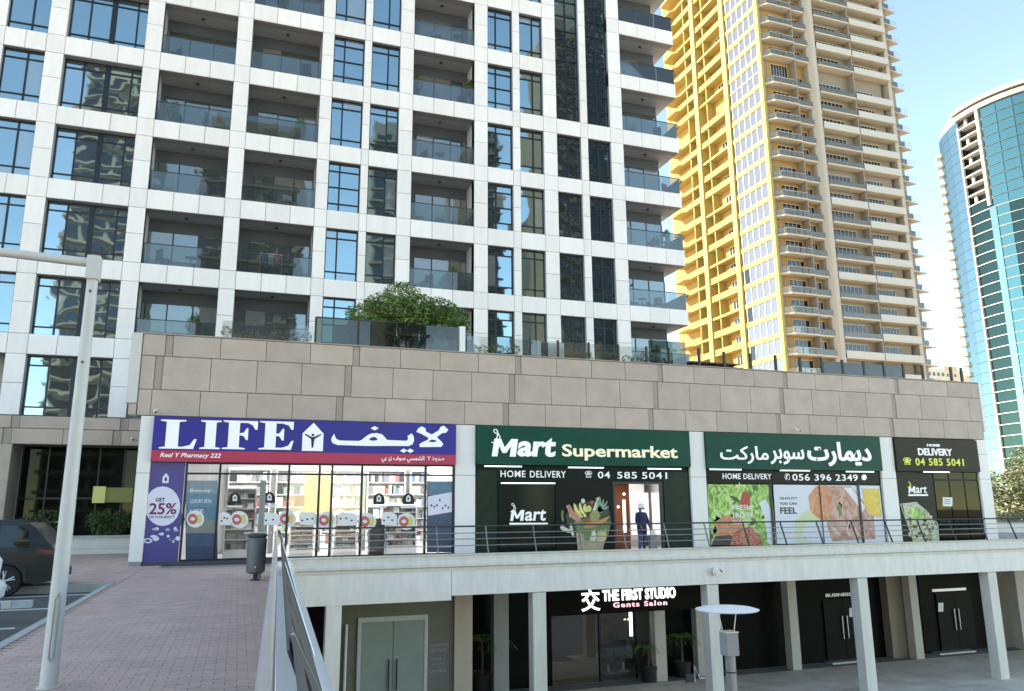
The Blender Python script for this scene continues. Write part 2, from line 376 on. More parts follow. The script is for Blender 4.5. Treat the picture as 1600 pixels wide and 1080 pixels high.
# balconies
def balcony(c, g):
    x0, x1 = cols[c]; z1, z0 = rows[g]; D = 1.45; yb = TY+D; corner = c == 11; xe = x1
    B = MB(); yo = TY+.052
    if not corner:
        B.box(x0-.02, x0, yo, yb, z0, z1, 1); B.box(x1, x1+.02, yo, yb, z0, z1, 1)
    else: B.box(x0-.02, x0, yo, yb, z0, z1, 1)
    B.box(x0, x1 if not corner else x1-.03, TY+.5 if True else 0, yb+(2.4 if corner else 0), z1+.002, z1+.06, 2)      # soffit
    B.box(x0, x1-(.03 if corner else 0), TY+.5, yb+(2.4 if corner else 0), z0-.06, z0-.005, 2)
    xg = x1 if not corner else x1-.55*S
    B.box(x0, xg, yb, yb+.05, z1-.62, z1, 0)                # dark lintel band
    if c in (3, 6): B.box(x0, x0+.5, yb-.004, yb+.046, z0, z1-.62, 0)
    if corner: B.box(xg-.1, xg, yb+.05, yb+2.2, z0, z1, 0)
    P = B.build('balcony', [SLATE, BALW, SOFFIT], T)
    xa = x0+(.5 if c in (3, 6) else 0); n = 3; Wd = (xg-xa)/n
    f = MB()
    for k in range(n+1): f.box(xa+k*Wd-.03, xa+k*Wd+.03, yb-.01, yb+.03, z0, z1-.62)
    f.build('door_frame', STEELD, P)
    for k in range(n): piece('glass_door', xa+k*Wd+.03, xa+(k+1)*Wd-.03, yb+.012, yb+.024, z0, z1-.62, random.choice([DOORG, DOORG, DOORG, DOORC]), P, rot=(R(random.uniform(-.4,.4)), 0, R(random.uniform(-.5,.5))))
    hb = .98
    for k in range(3):
        a, d = x0+(x1-x0)*k/3, x0+(x1-x0)*(k+1)/3
        piece('balustrade_glass', a+.012, d-.012, TY+.10, TY+.112, z0, z0+hb, BALG, P)
    r = MB().box(x0, x1, TY+.085, TY+.127, z0+hb, z0+hb+.035)
    if corner:
        r.box(x1-.05, x1+.0, TY+.127, yb+1.2, z0+hb, z0+hb+.035)
        piece('balustrade_glass', x1-.04, x1-.028, TY+.14, yb+1.1, z0, z0+hb, BALG, P)
        r.tube([(x1-.02, TY+.1, z0+hb+.02), (x1+.38, TY+.5, z0+hb+.06), (x1+.38, yb+.6, z0+hb+.06)], .025, 6)
        r.tube([(x1+.38, TY+.5, z0+hb+.06), (x1-.02, TY+.5, z0+hb-.5)], .02, 6)
    r.build('handrail', STEELD, P)
    xl = (x0+x1)/2; MB().lathe([(.09, 0), (.09, -.05), (.05, -.07)], (xl, TY+.8, z1), 10).build('ceiling_light', STEELD, P)
    return P
for g in rows:
    for c in (2, 3, 6, 11):
        if g == 6: continue
        x0, x1 = cols[c]; q = px(Vector((x1, TY, rows[g][1])))
        if q[1] < 2: continue
        balcony(c, g)
# corner slabs: end faces of the bands in white, running back along the side of the corner balconies
for g in rows:
    if g == 6: continue
    z0, z1 = bandz[g]
    piece('cladding_panel', cols[11][1]-.05, cols[11][1], TY+.07, TY+3.6, z0+GP, z1-GP, WHITE, T)
# recess behind the podium end and stone bands under the left part
for k, (za, zb) in enumerate(((4.04, 3.52), (3.51, 2.86))):
    x = -13.0-.25*k
    i = 0
    while x < -3.4:
        wdt = .32 if i % 3 == 2 else 1.9
        piece('stone_panel', x+.01, x+wdt-.01, TY-.02+(.03 if wdt < 1 else 0), TY+.1, zb+.01, za-.01, STONE2 if wdt < 1 else STONE, T); x += wdt; i += 1
b = MB(); b.box(-14, -3.0, TY+.1, TY+.6, 2.86, 4.06, 0); b.box(-14, -3, TY+.6, TY+1.59, 2.86, 3.0, 0)
b.box(-14, -9.05, TY+.0, TY+1.55, LZ, 2.858, 1)
b.build('ground_floor_wall', [JOINT, mat('beige_pier', (.42,.40,.34), .7, var=.06)], T)
for k in range(3): piece('stone_panel', -9.9, -9.06, TY-.05, TY-.005, GZ+.02+k*1.48, GZ+1.48+k*1.48-.02, STONE, T)
fr = MB()
for k in range(7): fr.box(-9.0+k*1.0, -8.94+k*1.0, TY+1.5, TY+1.57, GZ, 2.86)
fr.box(-9.0, -3.0, TY+1.49, TY+1.56, .6, .68); fr.build('ground_floor_window_frame', FRAME, T)
for k in range(6): piece('ground_floor_pane', -8.94+k, -8.0+k, TY+1.53, TY+1.55, GZ, 2.86, DARKG, T)
p0 = at(164, 762, Y=TY+1.4); p1 = at(206, 785, Y=TY+1.4); q0 = at(146, 760, Y=TY+1.3); q1 = at(163, 786, Y=TY+1.3)  # hall light beyond the opaque glass is put into two glowing panels
reg(MB().box(q0.x, q1.x, TY+1.30, TY+1.34, q1.z, q0.z).build('doorway_glow_panel', mat('lime_painted_light', (.4,.44,.15), .6, emit=(.55,.62,.22), estr=.07)), 'small glowing lime panel standing for doorway light left of the olive hall panel', 'doorway')
o = reg(MB().box(p0.x, p1.x, TY+1.40, TY+1.44, p1.z, p0.z).build('hall_glow_panel', mat('olive_painted_light', (.16,.19,.055), .6, emit=(.30,.34,.09), estr=.03)), 'lime green panel glowing for a lit hall before the dark ground floor windows at far left', 'wall panel')
# low planter walls along the ground floor
o = thing('planter_wall', 'low stone planter wall with two steps in front of the dark ground floor glass', 'planter')
MB().box(-9.5, -2.9, TY-1.0, TY-.3, GZ, GZ+.62).build('planter_block', LSTONE, o); MB().box(-9.6, -2.8, TY-1.08, TY-.22, GZ+.62, GZ+.70).build('coping', CURB, o)
MB().box(-9.7, -2.7, TY-1.6, TY-1.1, GZ, GZ+.18).build('step', LSTONE, o)

# ================================================================== foliage
LEAF = {}
def leafmat(name, c, c2):
    M = mat(name, c, .55, c2=c2, scale=2.2)
    return M
LG = leafmat('leaf_green', (.055,.12,.022), (.17,.31,.06)); LD = leafmat('leaf_dark', (.02,.04,.012), (.06,.10,.03)); LY = leafmat('leaf_yellow_green', (.07,.11,.015), (.20,.26,.05))
BARK = mat('bark', (.12,.09,.06), .9, var=.2, scale=8)
def leaves(b, blobs, n, size, mi=lambda: 0):
    tot = sum(r[0]*r[1]*r[2] for _, r in blobs)
    for (c, r) in blobs:
        for _ in range(int(n*r[0]*r[1]*r[2]/tot)):
            d = Vector((random.gauss(0,1), random.gauss(0,1), random.gauss(0,1))).normalized()*random.uniform(.45, 1.05)**.6
            p = Vector((c[0]+d.x*r[0], c[1]+d.y*r[1], c[2]+d.z*r[2]))
            t = Vector((random.gauss(0,1), random.gauss(0,1), random.gauss(0,.7))).normalized(); s = t.cross(Vector((random.gauss(0,1), random.gauss(0,1), random.gauss(0,1)))).normalized()
            L = size*random.uniform(.6, 1.5); Wd = L*random.uniform(.28,.45)
            b.add([p-t*L/2, p+s*Wd/2, p+t*L/2, p-s*Wd/2], [(0,1,2,3)], mi())
def bush(name, label, cat, base, blobs, n, size, mats=None, trunk=None, group=None, mi=None):
    o = thing(name, label, cat, group); b = MB(); leaves(b, blobs, n, size, mi or (lambda: random.choice((0,0,1,2)))); b.build('foliage', mats or [LG, LD, LY], o)
    t = MB()
    for k, (c, r) in enumerate(blobs[:8]):
        p = Vector(base); q = Vector(c); mid = p.lerp(q, .5)+Vector((random.uniform(-.1,.1), 0, .05)); rr = trunk or .03
        t.tube([p, mid, q], [rr, rr*.6, rr*.3], 6)
    t.build('trunk', BARK, o); return o
for k, (u, v) in enumerate(((70, 800), (150, 815), (185, 820))):
    c = at(u, v, Y=TY-.6); bush('shrub', ['leafy shrub in the planter at far left under the beige pier', 'shrub in the middle of the low stone planter', 'shrub at the right end of the low stone planter'][k], 'shrub', (c.x, c.y, GZ+.6), [((c.x+random.uniform(-.5,.5), c.y, GZ+.95+random.uniform(0,.45)), (.5,.3,.4)) for _ in range(4)], 1500, .09, mats=[LD, LD, LG], group='shrubs in the ground floor planter')

# ================================================================== PODIUM (shop block), front plane y = 27
PY = 27.0; XL, XR = -3.24, 32.72
P = thing('shop_podium', 'low podium block faced in taupe stone panels over white pillars and four shopfronts', 'shop building')
b = MB(); zr = [(5.68, 4.98), (4.97, 3.88), (3.87, 3.04)]
b.box(XL, XR, PY+.06, PY+.6, 3.03, 5.66); b.box(XL, XR, PY+.6, TY+.03, 5.05, 5.2)     # parapet backing, terrace floor
b.box(XL, XR, PY+.6, TY+1.4, 3.03, 3.2)
b.build('parapet_wall', JOINT, P)
for k, (za, zb) in enumerate(zr):
    sh = -.255*k
    seams = [XL]; base = 3.59+sh
    strips = []
    xx = base-6.04
    edges = []
    n0 = -1
    for n in range(-1, 6):
        s0 = base+6.045*n; edges += [s0-.11, s0+.12]+[s0+.12+1.454*q for q in (1, 2, 3)]
    edges = sorted(e for e in edges if XL+.25 < e < XR-.2); edges = [XL]+edges+[XR]
    for a, c in zip(edges[:-1], edges[1:]):
        thin = c-a < .3 and a > XL
        piece('stone_panel', a+.009, c-.009, PY+(.018 if thin else -.01+random.uniform(-.004,.004)), PY+.075, zb+.007, za-.007, STONE2 if thin else STONE, P)
piece('coping', XL-.1, XR+.05, PY-.03, PY+.45, 5.69, 5.73, STONE2, P)
piece('end_panel', XL-.34, XL-.02, PY-.04, PY+.5, 3.42, 5.70, LSTONE, P); piece('end_bracket', XL-.24, XL-.02, PY-.02, PY+.4, 3.05, 3.40, STONE, P)
piece('end_panel', XR+.02, XR+.17, PY-.04, PY+.5, 3.42, 5.70, WHT, P)
# pillars with panel joints
def pillar(u0, u1, v, z1=3.02, z0=GZ-.02, extra=()):
    x0, x1 = XZ(u0, v, PY)[0], XZ(u1, v, PY)[0]; cuts = [z0+.14, 1.22]+list(extra)+[z1]; cuts.sort()
    for a, c in zip(cuts[:-1], cuts[1:]): piece('pillar_panel', x0, x1, PY-.03, PY+.45, a+.012, c-.008, LSTONE if False else mat('white_pillar_panel', (.82,.795,.77), .4, var=.03, scale=.8), P)
    MB().box(x0+.02, x1-.02, PY-.015, PY+.43, z0, z1).build('pillar_core', WHITEB, P); return x0, x1
PX = [pillar(210, 231, 770), pillar(711, 742, 770), pillar(1080, 1104, 770), pillar(1380, 1402, 770), pillar(1533, 1550, 770, extra=(2.35,))]
# plinth, rear walls, shop floors
b = MB(); b.box(PX[0][1], PX[4][0], PY+.02, PY+.3, GZ-.02, GZ+.10); b.build('plinth', mat('dark_plinth', (.07,.065,.07), .6), P)
b = MB(); b.box(PX[0][0], PX[4][1], PY+5.2, PY+5.3, GZ, 3.03, 0); b.box(PX[0][0], PX[0][0]+.1, PY+.45, PY+5.2, GZ, 3.03, 0); b.box(PX[1][0]+.1, PX[1][0]+.2, PY+.45, PY+5.2, GZ, 3.03, 0)
b.box(PX[4][1]-.1, PX[4][1], PY+.45, PY+5.2, GZ, 3.03, 0); b.box(PX[2][0]+.1, PX[2][0]+.2, PY+.45, PY+5.2, GZ, 3.03, 0)
b.box(PX[0][1], PX[4][0], PY+.3, PY+5.2, GZ-.02, GZ+.06, 1)
b.box(PX[0][1], PX[1][0]+.1, PY+.3, PY+5.2, 2.2, 2.3, 0)
b.build('shop_inner_walls', [mat('shop_white_wall', (.72,.71,.70), .6), mat('shop_floor_tile', (.5,.49,.47), .3)], P)

# ---- pharmacy glazing
def zz(u, v, Y=PY): return at(u, v, Y=Y).z
ZT, ZB = 1.58, GZ+.08
mul = [288, 341, 450, 498, 518, 565, 665, 709]; mx_ = [XZ(u, 780, PY)[0] for u in mul]; ztr = 1.22
f = MB()
for x in mx_: f.box(x-.035, x+.035, PY+.04, PY+.14, ZB, ZT)
f.box(mx_[0], mx_[-1], PY+.045, PY+.135, ztr-.03, ztr+.03); f.box(mx_[0], mx_[-1], PY+.045, PY+.135, ZT-.06, ZT); f.box(mx_[0], mx_[-1], PY+.045, PY+.135, ZB, ZB+.08)
f.build('shopfront_frame', FRAME, P)
for a, c in zip(mx_[:-1], mx_[1:]):
    piece('shop_pane', a+.03, c-.03, PY+.08, PY+.09, ztr+.03, ZT-.05, SHOPG, P); piece('shop_pane', a+.03, c-.03, PY+.08, PY+.09, ZB+.07, ztr-.03, SHOPG, P)
# ---- pharmacy interior
PROD = [mat('product_%s' % n, c, .5) for n, c in (('white', (.72,.71,.70)), ('grey', (.22,.22,.23)), ('dark', (.05,.05,.055)), ('beige', (.5,.44,.36)), ('red', (.35,.14,.13)), ('blue', (.2,.25,.33)), ('green', (.26,.32,.25)))]
def shelf(x0, x1, y, z0, z1, label, dens=1):
    o = thing('shelf_unit', label, 'shelf', 'shelves inside the pharmacy'); b = MB(); b.box(x0, x1, y+.38, y+.42, z0, z1); b.box(x0, x0+.04, y, y+.38, z0, z1); b.box(x1-.04, x1, y, y+.38, z0, z1)
    n = 6; zs = [z0+.3+(z1-z0-.4)*k/n for k in range(n+1)]
    b.box(x0+.04, x1-.04, y+.0, y+.37, z0, z0+.28)
    for z in zs: b.box(x0+.04, x1-.04, y, y+.37, z-.03, z)
    b.build('shelf_frame', mat('shelf_white', (.75,.75,.74), .5), o)
    g = MB()
    for z, zn in zip(zs[:-1], zs[1:]):
        x = x0+.06
        while x < x1-.15:
            wd = random.uniform(.04, .26); h = (zn-z-.05)*random.uniform(.5, .95)
            if random.random() < .88*dens: g.box(x, x+wd-.01, y+random.uniform(.02,.12), y+.34, z, z+h, random.choice((0,0,0,1,1,2,3,3,4,5,6)))
            x += wd
    reg(g.build('products', PROD, o), kind='stuff')
X0 = mx_[1]
for k in range(5): shelf(X0+.2+k*1.75, X0+1.75+k*1.75, PY+4.6, GZ+.06, 1.7, ['leftmost white shelf along the back wall of the pharmacy', 'second back wall shelf of the pharmacy from the left', 'middle back wall shelf of the pharmacy', 'fourth back wall shelf of the pharmacy from the left', 'rightmost back wall shelf of the pharmacy'][k])
for k, (u0, u1, zt_) in enumerate(((352, 400, .9), (455, 492, -.25), (525, 560, .0), (600, 655, .3))):
    xa, xb = XZ(u0, 800, PY+1.6)[0], XZ(u1, 800, PY+1.6)[0]; shelf(xa, xb, PY+1.6+k*.12, GZ+.06, zt_, ['tall goods rack near the pharmacy window by the litter bin', 'low display rack under the orange box in the pharmacy window', 'low goods rack left of the pharmacy door', 'goods rack right of the pharmacy door'][k])
reg(MB().box(XZ(578,830,PY+.7)[0], XZ(601,830,PY+.7)[0], PY+.7, PY+1.1, GZ+.1, -.25).build('display_crate', mat('navy_black', (.015,.015,.04), .4)), 'dark navy display crate standing inside the pharmacy door', 'crate')
o = reg(MB().box(XZ(475,775,PY+1.9)[0], XZ(518,775,PY+1.9)[0], PY+1.9, PY+1.96, zz(500,800,PY+1.9), zz(500,738,PY+1.9)).build('wall_panel', mat('yellow_display', (.75,.52,.18), .5)), 'yellow display panel behind the middle of the pharmacy window', 'display panel')
o = reg(MB().box(XZ(460,783,PY+1.3)[0], XZ(476,783,PY+1.3)[0], PY+1.3, PY+1.5, zz(468,792,PY+1.3), zz(468,773,PY+1.3)).build('display_box', mat('orange_box', (.55,.22,.08), .5), bevel=.04), 'orange box hanging in the pharmacy window left of the yellow panel', 'box')
for k in range(6):
    x = X0+.4+k*1.35; o = thing('ceiling_light', ['leftmost', 'second from left', 'third from left', 'fourth from left', 'fifth from left', 'rightmost'][k]+' ceiling light panel inside the pharmacy', 'ceiling light', 'pharmacy ceiling lights')
    MB().box(x, x+.9, PY+.8, PY+4.2, 2.12, 2.16).build('diffuser', E('shop_ceiling_light', (.98,.99,1), 2.5), o); MB().box(x-.03, x+.93, PY+.77, PY+4.23, 2.161, 2.19).build('housing', WHT, o)

# ---- pharmacy sign
BLUE = mat('sign_blue', (.010,.012,.20), .35, emit=(.03,.02,.5), estr=.01, c2=(.008,.008,.27), scale=.8); MAG = mat('sign_magenta', (.45,.025,.085), .35)
SG = thing('pharmacy_sign', 'wide blue pharmacy sign reading LIFE in English and Arabic over a magenta stripe', 'shop sign')
x0, x1 = PX[0][1]+.01, PX[1][0]-.02; ys = PY-.16
zm = 1.93
piece('sign_board', x0, x1, ys, PY+.05, zm, 3.0, BLUE, SG); piece('stripe_board', x0, x1, ys-.005, PY+.05, ZT+.0, zm, MAG, SG)
def glyph(name, polys, u0, v0, u1, v1, parent, mt=LETW, Y=None, depth=.07):
    """letter from polygons in a unit square (y up)"""
    Y = Y or ys; um, vm = (u0+u1)/2, (v0+v1)/2; xa, xb = XZ(u0, vm, Y)[0], XZ(u1, vm, Y)[0]; za, zb = XZ(um, v1, Y)[1], XZ(um, v0, Y)[1]
    b = MB()
    for poly in polys: b.prism([(xa+(xb-xa)*p[0], za+(zb-za)*p[1]) for p in poly], 'y', Y-depth, Y-.002)
    return b.build(name, mt, parent)
def serif_L(): return [[(0,0),(.92,0),(1,.34),(.93,.34),(.82,.13),(.62,.07),(.5,.07),(.5,.93),(.68,.96),(.68,1),(0,1),(0,.96),(.16,.93),(.16,.07),(0,.04)]]
def serif_I(): return [[(0,0),(1,0),(1,.04),(.76,.07),(.76,.93),(1,.96),(1,1),(0,1),(0,.96),(.24,.93),(.24,.07),(0,.04)]]
def serif_F(): return [[(0,0),(.66,0),(.66,.04),(.48,.07),(.48,.49),(.6,.47),(.68,.33),(.73,.33),(.73,.74),(.68,.74),(.6,.58),(.48,.56),(.48,.93),(.7,.93),(.85,.86),(.93,.70),(1,.70),(1,1),(0,1),(0,.96),(.16,.93),(.16,.07),(0,.04)]]
def serif_E(): return [[(0,0),(.93,0),(1,.32),(.94,.32),(.84,.14),(.66,.07),(.48,.07),(.48,.49),(.58,.47),(.66,.33),(.71,.33),(.71,.74),(.66,.74),(.58,.58),(.48,.56),(.48,.93),(.66,.93),(.84,.87),(.92,.72),(.98,.72),(.98,1),(0,1),(0,.96),(.16,.93),(.16,.07),(0,.04)]]
for gname, fn, u0, u1, dv in (('letter', serif_L, 250, 308, 0), ('letter', serif_I, 313, 345, .8), ('letter', serif_F, 348, 402, 1.4), ('letter', serif_E, 405, 459, 2.4)):
    glyph(gname, fn(), u0, 656.5+dv, u1, 701.5+dv*.6, SG)
glyph('logo_house', [[(0,0),(1,0),(1,.62),(.5,1),(0,.62)]], 472.5, 661, 505, 705, SG)
DKB = mat('logo_dark', (.01,.01,.04), .5)
glyph('logo_figure', [[(.46,.12),(.54,.12),(.58,.42),(.9,.58),(.88,.62),(.56,.5),(.44,.5),(.12,.62),(.10,.58),(.42,.42)], [(.44,.53),(.56,.53),(.56,.61),(.44,.61)]], 472.5, 661, 505, 705, SG, DKB, ys-.072, .006)
def tr(pts, y=0): return [(460+a/4.32, 640+(b_+y)/4.32) for a, b_ in pts]
def solid(nm, pts, mt, Y, dp): return flat(nm, tr(pts), Y, mt, SG, dp)
solid('arabic_letters', [(268,165),(252,188),(248,208),(258,228),(290,240),(500,247),(620,246),(770,247),(796,236),(805,210),(803,185),(790,162),(762,180),(768,200),(755,212),(622,206),(606,185),(588,168),(555,160),(512,164),(482,182),(450,208),(430,213),(305,210),(282,200),(274,186)], LETW, ys, .06)
solid('letter_eye', [(505,206),(512,192),(535,184),(556,192),(560,206),(535,211)], BLUE, ys-.062, .005)
solid('letter_dot', [(513,127),(540,113),(568,127),(542,142)], LETW, ys, .05)
solid('letter_dot', [(712,279),(735,264),(760,277),(738,293)], LETW, ys, .05); solid('letter_dot', [(757,279),(780,264),(806,279),(782,294)], LETW, ys, .05)
solid('arabic_letters', [(822,152),(835,128),(858,114),(882,128),(886,150),(925,170),(975,140),(985,118),(1005,110),(1037,138),(1020,158),(995,160),(958,188),(985,212),(1002,232),(990,253),(846,254),(842,236),(862,222),(902,204),(902,190),(858,166)], LETW, ys, .06)
solid('letter_eye', [(903,216),(925,203),(952,206),(960,216),(935,221)], BLUE, ys-.062, .005)
text('subtitle', 'Real Y Pharmacy 222', 250, 708, 345, 717, ys-.006, LETW, SG, .012, shear=.25, bold=.012)
text('arabic_subtitle', '\uFEF2\uFE91 \uFEAD\uFEAF \uFED2\uFEEE\uFEB3 \uFEF2\uFEB4\uFEE4\uFEB8\uFEDF\uFE8D  Y \uFEC1\uFEF3\uFEAA\uFEBB', 596, 712.5, 694, 723, ys-.006, LETW, SG, .012, bold=.012)
# purple poster column at the left of the pharmacy
PUR = mat('poster_purple', (.075,.060,.24), .35)
pp = thing('promotion_banner', 'tall purple promotion panel with 25% in a white bubble beside the pharmacy window', 'poster')
xa, xb = PX[0][1]+.01, mx_[0]-.05
piece('panel', xa, xb, PY+.03, PY+.1, ZB, ZT, PUR, pp)
PK = mat('poster_pale', (.72,.70,.82), .5); INK = mat('ink_maroon', (.16,.01,.08), .5); yq = PY+.03
flat('speech_bubble', disc(254, 791, 27.5, 31)+[], yq, PK, pp)
text('lettering', 'GET', 243, 778, 258, 784, yq-.004, BLK, pp, .003, bold=.03)
text('lettering', '25%', 233, 786, 276, 804, yq-.004, INK, pp, .003, bold=.02)
text('lettering', 'ON YOUR BEAUTY', 233, 806, 273, 810, yq-.004, INK, pp, .003, bold=.02)
glyph('logo', [[(0,0),(1,0),(1,.62),(.5,1),(0,.62)]], 254, 739, 264, 755, pp, PK, yq, .004); flat('logo_mark', disc(259, 749, 1.8, 3), yq-.005, DKB, pp)
for k in range(15):
    u, v = 240+random.uniform(0,38), 824+random.uniform(0,24); flat('pill_print', disc(u, v, random.uniform(2,6), random.uniform(1.5,4), 8), yq-.001*(k % 5)-.001, [PK, mat('poster_lilac', (.45,.43,.65), .5), PK][k % 3], pp, .003)
flat('pill_print', disc(231, 845, 7, 4), yq-.002, PK, pp); flat('pill_print', disc(231, 845, 4, 2), yq-.006, PUR, pp, .003)
# posters on the pharmacy glass
yg = PY+.075
def gradpost(name, label, u0, v0, u1, v1, ms, s=0):
    o = thing(name, label, 'poster'); n = len(ms)
    for k, mm in enumerate(ms): flat('poster_band', rect(u0, v0+(v1-v0)*k/n, u1, v0+(v1-v0)*(k+1)/n, s), yg, mm, o)
    return o
B1 = [mat('print_%s' % n, c, .35, var=.12, scale=5) for n, c in (('greyblue', (.22,.28,.31)), ('steel', (.13,.22,.30)), ('teal', (.09,.19,.27)), ('olive', (.20,.21,.17)), ('navy', (.045,.075,.14)), ('deep', (.03,.05,.10)))]
o = gradpost('poster', 'grey-blue photo poster on the first pharmacy pane right of the purple panel', 290, 751, 340, 874, B1)
for bdy, v in (('Beauty', 764), ('LUXURY SKIN', 780), ('LIFE', 796)): text('lettering', bdy, 297, v, 330 if v != 796 else 318, v+6, yg-.005, PK, o, .003, bold=.01)
o = gradpost('poster', 'dark blue poster with a white sheet on the last pharmacy pane beside the pillar', 667, 752, 708, 863, [B1[2], B1[5], B1[4], B1[4], B1[5]])
flat('print_sheet', [(668,776),(706,769),(706,800),(669,806)], yg-.005, PK, o, .003)
for k in range(7): flat('print_mark', disc(674+k*4.4, 783+random.uniform(-5,14), 1.5, 2, 8), yg-.009, B1[4], o, .003)
flat('print_line', rect(668, 853, 706, 855), yg-.005, PK, o, .003)
RED = mat('sticker_red', (.55,.12,.10), .4); YG = mat('sticker_lime', (.62,.60,.22), .4); WST = mat('sticker_white', (.75,.74,.74), .4)
names = ['first pharmacy pane over the grey-blue poster', 'pharmacy pane left of the litter bin', 'pharmacy pane right of the litter bin', 'narrow pharmacy pane by the yellow panel', 'mullion left of the pharmacy door', 'pharmacy pane over the white counter']
for k, (u, v) in enumerate(((303,811),(372,812),(447,811),(508,813),(572,815),(633,815))):
    o = thing('round_sticker', 'round red-centred sticker on the '+names[k], 'sticker', 'round stickers along the pharmacy window')
    flat('sticker_base', disc(u+2, v, 14, 13.5), yg-.002, WST, o); flat('red_disc', disc(u-2, v, 7.5, 8.5), yg-.006, RED, o); flat('lime_disc', disc(u+8, v, 5, 7.5), yg-.005, YG, o, .003)
    flat('disc_print', disc(u-2, v, 4, 3, 8), yg-.011, PK, o, .003)
for k, (u0, u1) in enumerate(((282,292),(342,361),(401,436),(468,496),(528,558),(596,620))):
    o = reg(flat('sticker_strip', [(u0,804),(u0+6,800),(u1-4,802),(u1,806),(u1,821),(u0,820)], yg, WST), 'white printed sticker strip on the '+names[k], 'sticker', 'white strips between the round stickers')
    for q in range(3): flat('strip_print', disc(u0+4+q*(u1-u0-8)/2.5, 808+random.uniform(0,7), 1.8, 1.4, 8), yg-.005, BLK, o, .003)
nm = ['leftmost', 'second from left', 'second from right', 'rightmost']
for k, (u, v) in enumerate(((367,778),(421,777),(592,779),(638,779))):
    o = thing('arched_sticker', nm[k]+' black arched sticker with a white emblem on the pharmacy glass', 'sticker', 'black arched stickers on the pharmacy glass')
    flat('arch', [(u-9,v+9),(u-9,v),(u-6,v-6),(u,v-9),(u+6,v-6),(u+9,v),(u+9,v+9)], yg-.001, BLK, o); flat('emblem', [(u-3.5,v+5),(u-3.5,v-2),(u,v-6),(u+3.5,v-2),(u+3.5,v+5)], yg-.006, WST, o); flat('emblem_dot', disc(u, v, 1.5, 2, 8), yg-.011, BLK, o, .003)
    flat('caption', rect(u-12, v+12, u+12, v+15), yg-.001, WST, o)

# ---- supermarket
GRN = mat('sign_green', (.004,.066,.042), .45, spec=.2, var=.10, scale=1.2); DGRN = mat('dark_green_wall', (.003,.014,.010), .45, spec=.15, c2=(.006,.022,.015), scale=3)
CHAR = mat('charcoal_glass', (.007,.009,.008), .35, spec=.15)
MART = mat('mart_letter', (.85,.85,.85), .4, emit=(1,1,1), estr=.06); MARTY = mat('warm_letter', (.80,.76,.55), .4, emit=(1,.93,.62), estr=.07)
def board(name, label, u0, u1, zb, zt_, mt, Y=None):
    o = thing(name, label, 'shop sign'); piece('sign_board', u0, u1, Y or PY-.14, PY+.05, zb, zt_, mt, o); return o
def tube_light(parent, u0, u1, v, Y=PY-.17):
    xa, z = XZ(u0, v, Y); xb = XZ(u1, v, Y)[0]; return MB().box(xa, xb, Y-.03, Y+.02, z-.022, z+.022).build('tube_light', LITW, parent)
zsb = zz(900, 727.5)
SM = board('supermarket_sign', 'long green sign with white Mart Supermarket lettering over the supermarket door', PX[1][1]+.03, PX[2][0]-.03, zsb, 3.0, GRN)
yb_ = PY-.14
MSH = [(0,0),(.11,1),(.36,1),(.50,.50),(.77,1),(1.02,1),(.93,0),(.70,0),(.76,.62),(.56,.20),(.42,.20),(.28,.62),(.21,0)]
glyph('lettering', [MSH], 768, 686, 808, 713.5, SM, MART, yb_, .05); text('lettering', 'art', 808, 684, 868, 714, yb_, MART, SM, .05, shear=.12, bold=.035)
def script_D(parent, u, v, s, mt, Y):
    pts = [(-9,9),(-4,10),(2,9),(8,4),(10,-3),(6,-9),(0,-11),(-4,-14),(-3,-19),(2,-19),(5,-13),(4,-4),(1,4),(-2,9)]
    P_ = [at(u+a*s*.75, v+b_*s*.75+4*s, Y=Y) for a, b_ in pts]
    return MB().tube([(p.x, Y-.02, p.z) for p in P_], .022*s if s >= .9 else .013, 6).build('script_initial', mt, parent, smooth=True)
script_D(SM, 774, 681, .95, MART, yb_-.06)
text('lettering', 'Supermarket', 878, 696, 1058, 720.5, yb_, MARTY, SM, .04, bold=.02)
for u0, u1, v in ((757,815,728.5),(888,943,730.5),(1012,1064,732.5)): tube_light(SM, u0, u1, v)
WALLY = PY+.1
xL, xR = PX[1][1], PX[2][0]
xd0, xd1 = XZ(962, 800, PY)[0], XZ(1036, 800, PY)[0]; zd = zz(1000, 755)
b = MB(); b.box(xL, xd0, WALLY, WALLY+.1, ZB, zsb+.05, 0); b.box(xd1, xR, WALLY, WALLY+.1, ZB, zsb+.05, 0); b.box(xd0, xd1, WALLY, WALLY+.1, zd, zsb+.05, 0)
b.build('supermarket_wall', DGRN, P)
xa, xb = XZ(781, 800, PY)[0], XZ(868, 800, PY)[0]
piece('shop_pane', xa, xb, WALLY-.04, WALLY-.01, ZB, zz(824, 753), mat('dark_green_glass', (.002,.010,.009), .12, spec=.25), P); piece('shop_pane', xb+.04, xd0-.06, WALLY-.04, WALLY-.01, ZB, zz(824, 750), CHAR, P)
piece('side_panel', xL+.02, xa-.1, WALLY-.03, WALLY-.003, ZB, zz(760, 735), mat('green_marble', (.003,.014,.010), .3, spec=.2, c2=(.010,.032,.022), scale=4), P); piece('side_panel', xd1+.12, xR-.02, WALLY-.03, WALLY-.003, ZB, zz(760, 735), MATS['green_marble'], P)
o = thing('delivery_lettering', 'white HOME DELIVERY lettering and phone number under the Mart Supermarket sign', 'lettering')

